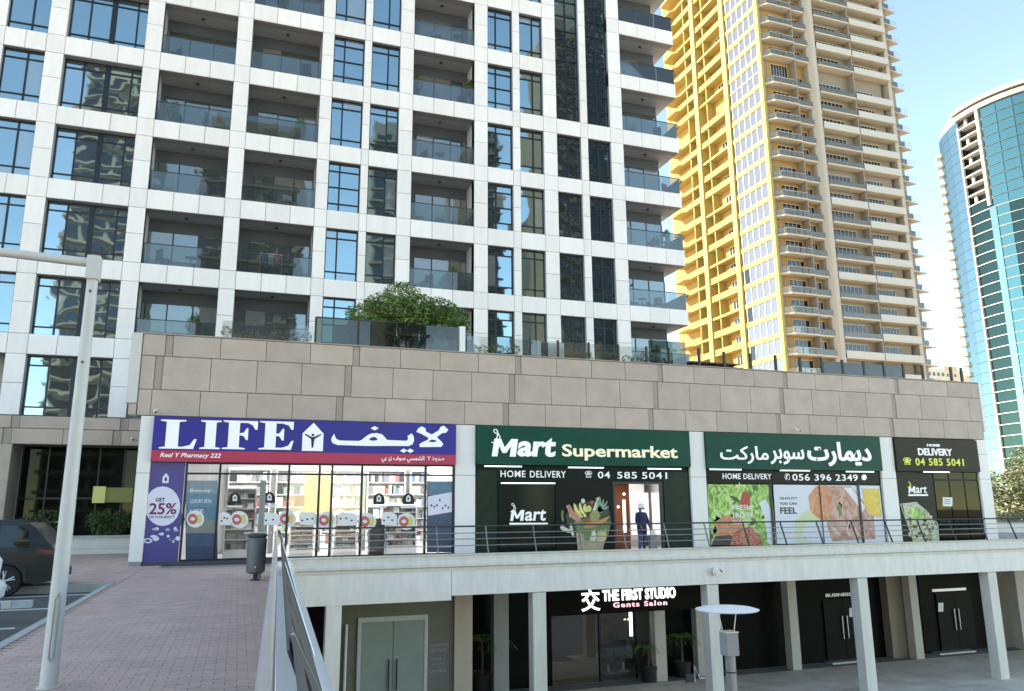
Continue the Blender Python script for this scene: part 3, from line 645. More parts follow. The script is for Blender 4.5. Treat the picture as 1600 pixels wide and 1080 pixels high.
for wd_, a_, c_, v_ in (('HOME', 782, 821, 735.3), ('DELIVERY', 828, 884, 736), ('04', 934, 953, 737), ('585', 964, 995, 737.5), ('5041', 1003, 1042, 738)): text('lettering', wd_, a_, v_, c_, v_+10.5, WALLY-.05, LETW, o, .015, bold=.012, space=1.12)
text('phone_symbol', '☎', 914, 736, 925, 747, WALLY-.05, LETW, o, .015, bold=.015)
tube_light(P, 783, 867, 755, WALLY-.06)
o = thing('mart_window_logo', 'white Mart logo on the dark green window left of the fruit print', 'logo'); glyph('lettering', [MSH], 797, 797, 819, 814, o, LETW, WALLY-.045, .01); text('lettering', 'art', 820, 796, 853, 814, WALLY-.045, LETW, o, .01, shear=.12, bold=.02); script_D(o, 801, 793, .6, LETW, WALLY-.05); flat('underline', rect(796, 817, 856, 820), WALLY-.045, LETW, o)
# door leaf, interior
f = MB(); f.box(xd0-.05, xd0+.02, WALLY-.03, WALLY+.12, ZB, zd+.06); f.box(xd1-.02, xd1+.06, WALLY-.03, WALLY+.12, ZB, zd+.06); f.box(xd0, xd1, WALLY-.028, WALLY+.118, zd-.03, zd+.05); f.build('door_frame', STEELD, P)
b = MB(); b.box(XZ(940,800,PY+1.2)[0], XZ(984,800,PY+1.2)[0], PY+1.2, PY+1.3, GZ+.06, zd+.6, 0); b.box(xd0+.55, xd1+.8, PY+2.9, PY+3, GZ+.06, 3.0, 1); b.box(xd0-.9, xd1+.9, PY+.3, PY+3, 2.2, 2.25, 1); b.build('supermarket_inner_wall', [mat('orange_inner_wall', (.38,.11,.03), .5, c2=(.2,.045,.02), scale=2), MATS['shop_white_wall']], P)
o = thing('supermarket_light', 'bright ceiling light panel inside the supermarket doorway', 'ceiling light'); MB().box(xd0+.3, xd1+.4, PY+.9, PY+2.7, 2.1, 2.14).build('diffuser', E('market_light', (1,.98,.95), 1.6), o); MB().box(xd0+.27, xd1+.43, PY+.87, PY+2.73, 2.141, 2.17).build('housing', WHT, o)
for k, u in enumerate((975, 978.5)):
    o = reg(MB().lathe([(.0,-.05),(.045,-.03),(.05,0),(.03,.04),(0,.05)], (XZ(u if k == 0 else 966, 772 if k == 0 else 792, PY+.9)[0], PY+.9, zz(975, 772 if k == 0 else 792, PY+.9)), 10).build('bulb', E('warm_bulb', (1,.75,.5), 1.5)), ['upper', 'lower'][k]+' round warm bulb in the orange part of the supermarket doorway', 'light bulb')
p = XZ(976, 800, PY+.7); o = reg(MB().box(p[0]-.05, p[0]+.05, PY+.7, PY+.76, zz(976, 832, PY+.7), zz(976, 781, PY+.7)).build('light_tube', E('cream_tube', (1,.93,.78), .5)), 'vertical cream light strip inside the supermarket doorway', 'light')
for k, u in enumerate((993, 1009, 1026)):
    xa = XZ(u-4.5, 800, PY+2.6)[0]; xb = XZ(u+5, 800, PY+2.6)[0]
    reg(MB().box(xa, xb, PY+2.6, PY+2.75, GZ+.5, zz(1000, 770, PY+2.6)).build('white_display', mat('bright_display', (.8,.8,.8), .4, emit=(1,1,1), estr=.15)), ['left', 'middle', 'right'][k]+' tall white lit display at the back of the supermarket doorway', 'display', 'white displays in the supermarket doorway')

# ---- fruit and vegetable print
FY = WALLY-.05
o = thing('fruit_print', 'cut-out print of a basket bursting with fruit and vegetables on the supermarket window', 'poster')
fcol = {'basket': (.45,.36,.22), 'sausage': (.50,.24,.17), 'banana': (.75,.66,.22), 'apple': (.62,.58,.16), 'pineapple': (.32,.30,.10), 'leafy': (.22,.38,.27), 'carrot': (.60,.26,.10), 'melon': (.55,.50,.24), 'pale': (.66,.66,.50), 'green': (.14,.22,.07), 'red': (.42,.06,.04), 'dark': (.03,.05,.03)}
FM = {k: mat('print_'+k, c, .45, var=.22, scale=11) for k, c in fcol.items()}
def fp(kind, pts, lay): flat(kind+'_print', pts, FY-.003*lay, FM[kind], o, .002)
def arm(kind, a, b_, w0, w1, bend, lay):
    A, B = Vector(a), Vector(b_); d = (B-A).normalized(); n = Vector((-d.y, d.x)); L, Rr = [], []
    for k in range(7):
        t = k/6; c = A.lerp(B, t)+n*bend*math.sin(math.pi*t); wd = (w0+(w1-w0)*t)*(1 if 0 < k < 6 else .55); L.append(tuple(c+n*wd)); Rr.append(tuple(c-n*wd))
    fp(kind, L+Rr[::-1], lay)
fp('dark', [(884,805),(895,790),(925,782),(950,790),(955,812),(950,835),(900,838),(886,822)], 0)
fp('basket', [(900,832),(903,861),(942,861),(948,826),(925,838)], 2)
fp('green', [(896,815),(925,808),(955,815),(950,838),(905,840)], 1)
arm('carrot', (912,822), (952,808), 5, 2, 3, 4); arm('carrot', (905,815), (898,792), 4, 2.5, 1, 3)
arm('sausage', (901,812), (888,789), 4.5, 3, -2, 5); arm('sausage', (905,816), (897,800), 4, 4, 0, 4)
for a, b_ in (((911,808),(897,787)),((915,808),(906,786)),((918,800),(914,788))): arm('banana', a, b_, 3.3, 1.8, -2.5, 6)
fp('apple', disc(920,795,4.2,5), 7); fp('pineapple', [(921,805),(926,797),(934,798),(938,806),(932,815),(923,814)], 6)
for a in ((-2,-22),(4,-24),(10,-20),(16,-17),(18,-9),(12,-4)): arm('leafy', (935,799), (933+a[0], 800+a[1]), 2.6, .8, 1.5, 5)
arm('pale', (876,823), (893,831), 3.6, 2.6, 1, 5); arm('pale', (892,818), (896,838), 2.2, 2, 1, 5); arm('pale', (886,790), (892,808), 2.4, 2.6, -2, 4); arm('green', (879,797), (880,815), 1.6, 1.8, 1, 4)
fp('melon', disc(940,838,8,10), 7); fp('red', [(911,815),(917,808),(922,816)], 8); arm('green', (918,845), (915,828), 5, 3, 0, 4); arm('pale', (925,845), (928,828), 4.5, 2.5, 1, 5)
fp('pale', disc(911,783,3.2,3.8), 4); fp('red', disc(925,785,3,3), 4); arm('pale', (928,800), (935,777), 2.6, 1.6, 0, 4)

# ---- arabic sign bay
zs2 = zz(1236, 734.5)
SA = board('arabic_supermarket_sign', 'green sign with white Arabic supermarket lettering between two white pillars', PX[2][1]+.02, PX[3][0]-.02, zs2, 3.0, GRN)
text('lettering', '\uFE95\uFEAD\uFE8E\uFEE4\uFEF3\uFEA9', 1261, 691, 1360, 729, yb_, MART, SA, .05, bold=.028)
text('lettering', '\uFEAE\uFE91\uFEEE\uFEB3', 1203, 702, 1256, 726, yb_, MART, SA, .04, bold=.012); text('lettering', '\uFE96\uFEDB\uFEAD\uFE8E\uFEE3', 1125, 697, 1200, 725, yb_, MART, SA, .04, bold=.012)
for u0, u1, v in ((1109,1158,733.5),(1219,1265,735.2),(1322,1365,737)): tube_light(SA, u0, u1, v)
xL, xR = PX[2][1], PX[3][0]; zlow = zz(1236, 756)
b = MB(); b.box(xL, xR, WALLY, WALLY+.1, ZB, zs2+.05); b.build('second_shop_wall', DGRN, P)
piece('lettering_band', xL+.02, xR-.02, WALLY-.04, WALLY-.003, zlow+.02, zs2-.02, CHAR, P)
o = thing('home_delivery_band', 'white HOME DELIVERY lettering and mobile number under the Arabic sign', 'lettering')
text('lettering', 'HOME DELIVERY', 1129, 740, 1205, 749, WALLY-.045, LETW, o, .012, bold=.012, space=1.1); text('phone_symbol', '✆', 1226, 740, 1234, 751, WALLY-.045, LETW, o, .012, bold=.015); text('lettering', '056 396 2349', 1238, 741, 1340, 751.5, WALLY-.045, LETW, o, .012, bold=.012, space=1.1); flat('round_mark', disc(1350, 746, 4, 4.5), WALLY-.045, LETW, o, .01)
def ramp_mat(name, cols_, scale, rough=.4, detail=3, distort=1.5):
    M = bpy.data.materials.new(name); M.use_nodes = True; n = M.node_tree; b = n.nodes['Principled BSDF']; b.inputs['Roughness'].default_value = rough
    geo = n.nodes.new('ShaderNodeNewGeometry'); no = n.nodes.new('ShaderNodeTexNoise'); no.inputs['Scale'].default_value = scale; no.inputs['Detail'].default_value = detail; no.inputs['Distortion'].default_value = distort
    n.links.new(geo.outputs['Position'], no.inputs['Vector']); rp = n.nodes.new('ShaderNodeValToRGB'); n.links.new(no.outputs['Fac'], rp.inputs[0]); el = rp.color_ramp.elements
    k = len(cols_)
    el[0].position = .3; el[0].color = (*cols_[0], 1); el[1].position = .7; el[1].color = (*cols_[-1], 1)
    for i in range(1, k-1): e = el.new(.3+.4*i/(k-1)); e.color = (*cols_[i], 1)
    n.links.new(rp.outputs[0], b.inputs['Base Color']); MATS[name] = M; return M
LETT = ramp_mat('lettuce_print', [(.05,.12,.02), (.20,.40,.05), (.42,.62,.16), (.62,.75,.35)], 3.2)
MEAT = ramp_mat('meat_print', [(.30,.14,.10), (.50,.27,.20), (.66,.42,.34)], 2.2); SALM = ramp_mat('salmon_print', [(.50,.16,.06), (.62,.26,.12), (.68,.36,.2)], 3)
TOM = ramp_mat('tomato_print', [(.10,.01,.03), (.45,.05,.03), (.60,.25,.18), (.25,.3,.06)], 6); ORG = ramp_mat('citrus_print', [(.45,.50,.10), (.75,.50,.05), (.80,.62,.12)], 3.5); POSTW2 = mat('poster_white', (.66,.69,.76), .4)
y1 = WALLY-.06
o = thing('vegetable_poster', 'poster of green lettuce, tomato and red meat left of the QUALITY poster', 'poster')
flat('poster_sheet', [(1105,757),(1205,757.5),(1213,852),(1110,852)], y1, LETT, o)
for k in range(46):
    u, v = 1108+random.random()*94, 760+random.random()*88; a_ = random.uniform(0, 3.14); L_ = random.uniform(5, 13); w_ = L_*.3; ca, sa = math.cos(a_), math.sin(a_)
    flat('leaf_print', [(u-L_*ca, v-L_*sa), (u+w_*sa, v-w_*ca), (u+L_*ca, v+L_*sa), (u-w_*sa, v+w_*ca)], y1-.0005*(k % 6), random.choice([mat('lime_leaf', (.30,.50,.08), .4, var=.3, scale=9), mat('mid_leaf', (.10,.24,.03), .4, var=.3, scale=9), mat('dark_leaf', (.03,.09,.015), .4), mat('pale_leaf', (.50,.62,.28), .4, var=.2, scale=9)]), o, .0035)
flat('pepper_print', [(1155,790),(1160,770),(1166,768),(1172,775),(1172,790),(1163,797)], y1-.004, FM['red'], o, .003); flat('meat_print', [(1118,815),(1135,805),(1160,812),(1165,830),(1150,845),(1122,840)], y1-.004, SALM, o, .003)
flat('aubergine_print', [(1112,852),(1118,838),(1140,836),(1155,846),(1160,852)], y1-.008, mat('aubergine', (.02,.01,.03), .3), o, .003); flat('tomato_print', [(1140,852),(1150,830),(1172,822),(1188,838),(1192,852)], y1-.012, TOM, o, .003)
flat('bag_print', [(1186,785),(1196,780),(1207,800),(1212,850),(1200,850),(1195,810)], y1-.004, POSTW2, o, .003)
for k, (bd, u0, u1, v, h) in enumerate((('FRESH', 1144, 1174, 789, 8), ('FRUITS', 1145, 1176, 801, 8), ('DAILY', 1146, 1174, 813, 6))): text('lettering', bd, u0, v, u1, v+h, y1-.013, WST, o, .004, bold=.02)
o = thing('meat_poster', 'white poster of fish, meat and fruit with FEEL lettering right of the lettuce poster', 'poster')
flat('poster_sheet', [(1208,757.5),(1374,759),(1384,848),(1214,850)], y1+.002, POSTW2, o)
flat('salmon_print', [(1263,775),(1275,760),(1292,758),(1302,775),(1300,800),(1292,815),(1278,814),(1266,798)], y1-.002, SALM, o, .003)
flat('meat_print', [(1292,820),(1300,775),(1290,759),(1330,760),(1350,785),(1365,800),(1368,842),(1300,846)], y1-.006, MEAT, o, .003)
for k in range(14):
    u, v = 1300+random.random()*50, 775+random.random()*60; a_ = random.uniform(.6, 2.2); L_ = random.uniform(7, 16); w_ = L_*.35; ca, sa = math.cos(a_), math.sin(a_)
    flat('slice_print', [(u-L_*ca, v-L_*sa), (u+w_*sa*.6, v-w_*ca), (u+L_*ca, v+L_*sa), (u-w_*sa, v+w_*ca)], y1-.0085-.0003*(k % 4), random.choice([mat('pink_slice', (.62,.36,.30), .4, var=.15, scale=8), mat('rose_slice', (.48,.22,.18), .4, var=.15, scale=8), mat('pale_slice', (.70,.52,.42), .4)]), o, .003)
flat('leek_print', [(1318,762),(1330,762),(1352,792),(1348,800)], y1-.010, WST, o, .003); flat('citrus_print', [(1348,763),(1374,764),(1378,808),(1362,806),(1351,790)], y1-.010, ORG, o, .003); flat('herb_print', [(1308,790),(1313,788),(1316,805),(1311,808)], y1-.011, FM['green'], o, .003)
flat('lime_glow', [(1243,812),(1262,796),(1285,815),(1262,818),(1250,835),(1242,832)], y1-.003, mat('pale_lime', (.62,.66,.42), .5), o, .003); flat('fish_print', [(1240,835),(1248,830),(1262,842),(1270,848),(1246,848)], y1-.007, FM['pale'], o, .003)
for bd, u0, u1, v, h in (('QUALITY', 1218, 1246, 777, 4), ('YOU CAN', 1218, 1245, 785, 4), ('FEEL', 1219, 1245, 793, 10)): text('lettering', bd, u0, v, u1, v+h, y1-.003, BLK, o, .004, bold=.025)
for u in (1206.5, 1284, 1345):
    x = XZ(u, 800, PY)[0]; wd = .05 if u != 1284 else .012; piece('shop_mullion', x-wd, x+wd, y1-.05, y1-.018, ZB, zlow, FRAME, P)

# ---- delivery bay
zs3 = zz(1458, 737)
OLV = mat('sign_olive', (.024,.022,.012), .5, spec=.2)
SD = board('home_delivery_sign', 'dark olive HOME DELIVERY sign with yellow-green phone number at the right end of the shops', PX[3][1]+.03, PX[4][0]-.03, zs3, 2.98, OLV)
text('lettering', 'HOME', 1448, 694, 1468, 698, yb_, LETW, SD, .03, bold=.03); text('lettering', 'DELIVERY', 1434, 701, 1487, 712, yb_, LETW, SD, .03, bold=.028)
LIME = mat('lime_letter', (.50,.55,.07), .4, emit=(.8,.9,.12), estr=.06); text('phone_symbol', '☎', 1411, 715, 1423, 727, yb_, LIME, SD, .03, bold=.02); text('lettering', '04 585 5041', 1430, 716.5, 1505, 728, yb_, LIME, SD, .03, bold=.015, space=1.15)
tube_light(SD, 1443, 1483, 737.5)
xL, xR = PX[3][1], PX[4][0]
b = MB(); b.box(xL, xR, WALLY, WALLY+.1, ZB, zs3+.05); b.build('third_shop_wall', mat('charcoal_wall', (.010,.011,.010), .5, spec=.2), P)
xm = XZ(1466, 800, PY)[0]
for k in range(3):
    xa = xm+(xR-xm)*k/3; piece('shop_pane', xa+.03, xm+(xR-xm)*(k+1)/3-.03, WALLY-.04, WALLY-.01, ZB, zs3-.4, DARKG, P); piece('shop_pane', xa+.03, xm+(xR-xm)*(k+1)/3-.03, WALLY-.04, WALLY-.01, zs3-.34, zs3-.03, DARKG, P)
piece('shop_pane', xL+.03, xm-.03, WALLY-.04, WALLY-.01, ZB, zs3-.03, CHAR, P)
o = thing('mart_logo_print', 'small white Mart logo with lime initial on the charcoal glass under the delivery sign', 'logo'); glyph('lettering', [MSH], 1419, 760, 1430, 771, o, LETW, WALLY-.045, .01); text('lettering', 'art', 1430.5, 760, 1448, 771, WALLY-.045, LETW, o, .01, shear=.12, bold=.01); script_D(o, 1420, 757, .4, LIME, WALLY-.045); flat('underline', rect(1419, 772.5, 1450, 775), WALLY-.045, LETW, o)
o = reg(flat('paper_notice', rect(1473, 777, 1488, 791, .5), WALLY-.045, WST), 'white paper notice taped to the dark glass under the delivery sign', 'notice')
for k in range(3): flat('notice_text', rect(1475.5, 780+k*3.2, 1485, 781+k*3.2), WALLY-.05, B1[4], o, .002)
o = thing('cart_print', 'print of a shopping cart full of green and pale vegetables near the right pillar', 'poster')
flat('vegetable_heap', [(1410,788),(1432,785),(1450,800),(1464,822),(1466,846),(1430,848),(1418,822)], WALLY-.045, ramp_mat('cart_print', [(.10,.10,.05), (.42,.44,.26), (.62,.62,.50), (.2,.22,.1)], 7), o)
for k in range(40):
    u, v = 1420+random.random()*42, 808+random.random()*37; flat('vegetable_print', disc(u, v, random.uniform(1.5,4), random.uniform(1.5,3.5), 7), WALLY-.0465-.0004*(k % 5), random.choice([FM['pale'], FM['green'], FM['apple'], WST, FM['dark'], FM['leafy']]), o, .0025)
flat('lettuce_print', [(1418,797),(1430,792),(1445,797),(1447,810),(1424,811)], WALLY-.049, LETT, o, .003)
f = MB()
for a, c in (((1407,788),(1432,785)), ((1407,788),(1428,848)), ((1432,785),(1436,795)), ((1436,795),(1465,818)), ((1465,818),(1467,846))):
    A, B = at(*a, Y=WALLY-.055), at(*c, Y=WALLY-.055); f.tube([A, B], .02, 6)
f.build('cart_frame', WST, o)

# security cameras
def seccam(u, v, Y, label, s=1):
    x, z = XZ(u, v, Y); o = thing('security_camera', label, 'camera', None, (x, Y, z))
    MB().lathe([(.0,0),(.05,0),(.05,-.02),(0,-.02)][:3], (0,.02,.06), 10).build('mount', WHT, o)
    MB().tube([(0,.02,.04),(0,-.08,0)], .018, 6).build('arm', WHT, o); MB().tube([(-.02,-.04,.01),(.03*s,-.24,-.05)], .042, 10).build('camera_body', WHT, o); MB().tube([(.03*s,-.24,-.05),(.035*s,-.255,-.053)], .034, 10).build('lens', BLK, o)
seccam(243, 643, PY-.04, 'small white security camera on the stone just above the left end of the pharmacy sign'); seccam(1243, 672, PY-.04, 'small white security camera on the stone above the Arabic supermarket sign'); seccam(207, 686, TY-.05, 'small white security camera on the stone band left of the white corner pillar')

# ================================================================== TERRACE on the podium
TZ = 5.73
Tb = thing('terrace_balustrade', 'frameless glass balustrade with dark posts along the terrace edge above the stone parapet', 'balustrade')
gy = PY+.22; ux = [344, 398, 452]+[]
def gpost(x, h=.85, w=.07): piece('post', x-w/2, x+w/2, gy-.03, gy+.06, TZ, TZ+h, mat('dark_brown_post', (.035,.028,.024), .5), Tb)
px_left = [XZ(u, 512, gy)[0] for u in (346, 398, 443, 491)]
for a, c in zip(px_left[:-1], px_left[1:]): piece('glass_panel', a+.02, c-.02, gy, gy+.012, TZ, TZ+.62, clear_glass('pale_terrace_glass', (.88,.90,.88), .02, .02) if 'pale_terrace_glass' not in MATS else MATS['pale_terrace_glass'], Tb)
DTG = clear_glass('green_terrace_glass', (.40,.44,.40), .03, .04, (.16,.18,.16)); PG = MATS['pale_terrace_glass']
seg = [XZ(u, 520, gy)[0] for u in (493, 560, 620, 655, 718)]
for a, c in zip(seg[:-1], seg[1:]): piece('glass_panel', a+.02, c-.02, gy, gy+.012, TZ, TZ+.95, DTG, Tb)
piece('top_rail', seg[0], seg[2], gy-.02, gy+.03, TZ+.95, TZ+.99, STEELD, Tb)
for x in (seg[0], seg[1]): gpost(x, .96)
piece('white_post', seg[4], seg[4]+.22, gy-.03, gy+.2, TZ, TZ+1.0, WHT, Tb)
pu = [728, 765, 828, 872, 920, 966, 1010, 1045]
for u in pu[2:]: gpost(XZ(u, 545, gy)[0], .72)
for a, c in zip(pu[:-1], pu[1:]): piece('glass_panel', XZ(a, 545, gy)[0]+.05, XZ(c, 545, gy)[0]-.05, gy, gy+.012, TZ, TZ+.66, PG, Tb)
piece('glass_panel', XZ(1014, 550, gy)[0], XZ(1072, 555, gy)[0], gy, gy+.012, TZ, TZ+1.0, DTG, Tb)
for u in (1093, 1132, 1173, 1212, 1250, 1284, 1316, 1349, 1380, 1410, 1440, 1484, 1500): gpost(XZ(u, 565, gy)[0], .72 if u != 1093 else .8, .10)
for a, c in ((1284,1316),(1316,1349),(1349,1380),(1380,1410)): piece('glass_panel', XZ(a, 575, gy)[0]+.05, XZ(c, 575, gy)[0]-.05, gy, gy+.012, TZ, TZ+.6, PG, Tb)
x, z = XZ(866, 541, PY+.5); o = thing('white_cabinet', 'white utility cabinet with dark side standing behind the terrace posts', 'cabinet'); MB().box(x-.26, x+.42, PY+.5, PY+.9, TZ-.1, TZ+.68).build('cabinet_body', WHT, o, bevel=.01); MB().box(x-.42, x-.27, PY+.5, PY+.9, TZ-.1, TZ+.68).build('dark_side', mat('navy_side', (.02,.03,.07), .5), o)
# big bush
bc = [XZ(u, v, 29.0) for u, v in ((575,492),(600,478),(625,465),(650,480),(680,490),(640,500),(600,505),(570,515),(700,505),(620,490),(660,505),(610,520),(655,520),(700,518))]
bush('terrace_bush', 'large round green bush spilling over the glass terrace balustrade', 'bush', (bc[5][0], 28.9, 5.2), [((x, 28.8+random.uniform(-.5,.5), z), (.75,.7,.5)) for x, z in bc], 15000, .125, mats=[LG, LD, LY], trunk=.07, mi=lambda: random.choice((0,0,0,1,2,2)))
bush('trailing_plant', 'thin trailing plant hanging in front of the grey terrace panel left of the bush', 'plant', (XZ(552,530,27.6)[0], 27.7, 5.3), [((XZ(u, v, 27.6)[0], 27.62, XZ(u, v, 27.6)[1]), (.16,.12,.28)) for u, v in ((548,520),(556,505),(582,520),(590,530),(545,490))], 420, .11)
o = thing('planter_box', 'dark brown planter box behind the glass under the big terrace bush', 'planter'); MB().box(XZ(590,530,28)[0], XZ(716,530,28)[0], 28.3, 29.4, 5.2, 6.0).build('planter_side', mat('brown_planter', (.06,.05,.035), .7), o); MB().box(XZ(590,530,28)[0]+.05, XZ(716,530,28)[0]-.05, 28.35, 29.35, 5.99, 6.02).build('soil', BARK, o)
reg(MB().box(XZ(520,530,28.2)[0], XZ(572,530,28.2)[0], 28.2, 28.3, 5.2, 6.65).build('terrace_screen', mat('grey_screen', (.38,.38,.37), .6), None), 'pale grey screen panel behind the glass left of the big bush', 'screen')
def row_plants(u0, u1, v, label, n, col_, Y=27.75):
    a, c = XZ(u0, v, Y)[0], XZ(u1, v, Y)[0]; o = thing('planter_row', label, 'planter'); MB().box(a, c, Y-.2, Y+.2, TZ-.15, TZ+.12).build('planter_trough', mat('taupe_trough', (.16,.13,.11), .7), o)
    b = MB(); leaves(b, [((a+(c-a)*(k+.5)/n, Y, TZ+.25+random.uniform(-.05,.12)), ((c-a)/n*.55, .16, .2)) for k in range(n)], n*130, .08, lambda: random.choice((0,0,1))); b.build('foliage', col_, o)
LT = leafmat('leaf_dry', (.14,.12,.06), (.30,.25,.14)); LGY = leafmat('leaf_grey_green', (.10,.11,.07), (.24,.25,.17))
row_plants(346, 488, 515, 'long trough of dry grey-brown hedge behind the leftmost terrace glass', 9, [LT, LGY]); row_plants(736, 812, 540, 'trough of small upright plants right of the white terrace post', 6, [LG, LGY]); row_plants(884, 925, 548, 'trough of grey-green plants right of the white cabinet', 4, [LGY, LT]); row_plants(930, 964, 550, 'trough of grey-green plants in front of the tall dark window', 3, [LGY, LT]); row_plants(972, 1042, 553, 'dry palm trough near the right end of the white tower', 5, [LT, LT])
a, c = XZ(1077, 563, 28)[0], XZ(1158, 570, 28)[0]; o = thing('terrace_canopy', 'low dark shade canopy on the terrace in front of the yellow tower', 'canopy'); MB().prism([(a, 5.95), (c, 5.93), (c-.35, 5.75), (a, 5.72)], 'y', 27.8, 29.4).build('canopy_edge', mat('brown_canopy', (.05,.035,.025), .7), o); MB().box(a, c-.2, 27.9, 29.3, 6.06, 6.12).build('canopy_top', mat('canopy_tiles', (.10,.09,.08), .8), o)
for k in range(4): MB().box(a+.2+k*.55, a+.26+k*.55, 27.95, 28.0, 5.9, 6.08).build('canopy_strut', MATS['brown_canopy'], o)

# balcony furniture (on the tower)
def fold_rack(x, y, z, s, label):
    o = thing('drying_rack', label, 'drying rack'); b = MB()
    for yy in (y, y+.4): b.tube([(x-.5*s, yy, z+.9*s), (x+.25*s, yy, z)], .02, 6); b.tube([(x+.5*s, yy, z+.9*s), (x-.25*s, yy, z)], .02, 6)
    b.build('rack_legs', WHT, o); b = MB()
    for k in range(7): b.tube([(x-.75*s+k*.25*s, y, z+.9*s), (x-.75*s+k*.25*s, y+.4, z+.9*s)], .012, 5)
    b.tube([(x-.8*s, y, z+.9*s), (x+.8*s, y, z+.9*s)], .02, 6); b.tube([(x-.8*s, y+.4, z+.9*s), (x+.8*s, y+.4, z+.9*s)], .02, 6); b.build('rack_rails', WHT, o)
fold_rack(XZ(348, 85, TY+.5)[0], TY+.4, rows[1][1], .9, 'white folding drying rack on the balcony under the top left')
fold_rack(XZ(1006, 30, TY+.5)[0], TY+.4, rows[0][1]+.05, .8, 'white folding drying rack on the upper corner balcony beside the yellow tower')
def chair(x, y, z, label, mt, rz=0, group=None):
    o = thing('chair', label, 'chair', group, (x, y, z)); o.rotation_euler.z = rz
    MB().box(-.24, .24, -.24, .24, .40, .44).build('seat', mt, o); MB().box(-.24, .24, .2, .24, .44, .88).build('backrest', mt, o)
    for sx in (-.21, .21):
        for sy in (-.21, .21): MB().box(sx-.02, sx+.02, sy-.02, sy+.02, 0, .4).build('leg', mt, o)
RDC = mat('red_plastic', (.35,.03,.04), .5)
chair(XZ(1043, 295, TY+.6)[0], TY+.6, rows[2][1], 'dark red chair on the corner balcony beside the yellow tower', RDC, .4)
chair(XZ(985, 195, TY+.6)[0], TY+.6, rows[1][1], 'white chair at the left of a corner balcony above the dark red chair', WHT, 3)
chair(XZ(1028, 205, TY+.7)[0], TY+.8, rows[1][1], 'black chair at the right of the corner balcony with the white chair', BLK, 2.6)
for k, u in enumerate((655, 688, 712)): chair(XZ(u, 343, TY+.7)[0], TY+.7, rows[3][1], ['left', 'middle', 'right'][k]+' pale lounge chair behind the balcony glass above the bush', mat('pale_wicker', (.5,.47,.4), .7), [1.2, 0, -1.0][k], 'pale chairs on the balcony above the bush')
chair(XZ(248, 290, TY+.7)[0], TY+.7, rows[3][1], 'white chair on the balcony at the left of the tower above the lamp arm', WHT, .8)
reg(MB().box(XZ(265, 288, TY+.5)[0]-.25, XZ(265, 288, TY+.5)[0]+.25, TY+.5, TY+.9, rows[3][1], rows[3][1]+.45).build('storage_box', WHT, bevel=.03), 'white storage box beside the white balcony chair at the left', 'box')
x = XZ(735, 130, TY+.6)[0]; bush('balcony_plant', 'leafy potted plant at the right end of a balcony high on the white tower', 'plant', (x, TY+.6, rows[1][1]+.4), [((x, TY+.6, rows[1][1]+1.35), (.35,.35,.5))], 500, .14)
x = XZ(655, 120, TY+.9)[0]; bush('balcony_plant', 'thin tall potted plant at the left end of the same high balcony', 'plant', (x, TY+.9, rows[1][1]+.3), [((x, TY+.9, rows[1][1]+1.3), (.22,.22,.6))], 200, .12)

cn = {2:'leftmost balcony column', 3:'second balcony column', 6:'middle balcony column', 11:'corner balcony column'}; rn = {5:'lowest', 4:'second lowest', 3:'third lowest', 2:'fourth lowest', 1:'fifth lowest', 0:'sixth lowest'}
WICK = mat('brown_wicker', (.12,.075,.045), .7, var=.2, scale=12); LINEN = [mat('blue_towel', (.10,.17,.30), .8), mat('cream_towel', (.6,.56,.48), .8), mat('pink_towel', (.45,.2,.22), .8)]
def side_table(x, y, z, label):
    o = thing('side_table', label, 'table', None, (x, y, z)); MB().lathe([(.28,.70),(.28,.73)], n=16).build('table_top', WHT, o); MB().lathe([(.03,0.02),(.03,.70)], n=8).build('leg', STEELD, o); MB().lathe([(.2,0),(.2,.02)], n=14).build('base', STEELD, o)
def airer(x, y, z, label):
    o = thing('clothes_airer', label, 'clothes airer', None, (x, y, z)); b = MB()
    for s_ in (-.5, .5): b.tube([(s_,-.2,0),(s_,.2,1.15)], .015, 5); b.tube([(s_,.2,0),(s_,-.2,1.15)], .015, 5)
    b.tube([(-.5,-.2,1.15),(.5,-.2,1.15)], .012, 5); b.tube([(-.5,.2,1.15),(.5,.2,1.15)], .012, 5); b.build('airer_frame', WHT, o)
    for k in range(3): MB().box(-.45+k*.32, -.2+k*.32, -.215, -.2, .45+.1*k, 1.16).build('towel', LINEN[k], o)
for c_, g_, f_, kd in ((2,4,.25,'ch'),(2,4,.6,'tb'),(2,5,.7,'pl'),(2,2,.75,'air'),(2,2,.2,'pl'),(2,1,.15,'ch'),(3,1,.8,'ch'),(3,2,.75,'pl'),(3,3,.3,'tb'),(3,3,.65,'ch'),(3,4,.45,'air'),(3,5,.25,'ch'),(6,4,.3,'ch'),(6,4,.7,'pl'),(6,2,.5,'tb'),(6,2,.2,'ch'),(6,0,.4,'ch'),(6,0,.75,'tb'),(11,3,.5,'ch'),(11,3,.8,'pl'),(11,4,.35,'tb'),(11,4,.6,'ch'),(11,5,.5,'pl'),(3,0,.4,'pl')):
    x0, x1 = cols[c_]; x = x0+(x1-x0)*f_; z = rows[g_][1]; y = TY+random.uniform(.45,.95); w_ = 'on the %s balcony of the %s' % (rn[g_], cn[c_])
    if kd == 'ch': chair(x, y, z, 'chair '+w_, random.choice([WICK, WHT, STEELD, WICK]), random.uniform(0, 6))
    elif kd == 'tb': side_table(x, y, z, 'small round white table '+w_)
    elif kd == 'air': airer(x, y, z, 'clothes airer with towels '+w_)
    else: MBp = None; bush('balcony_plant', 'leafy green plant '+w_, 'plant', (x, y, z+.3), [((x, y, z+.95), (.32,.3,.45)), ((x+.1, y, z+1.25), (.22,.2,.3))], 420, .13)

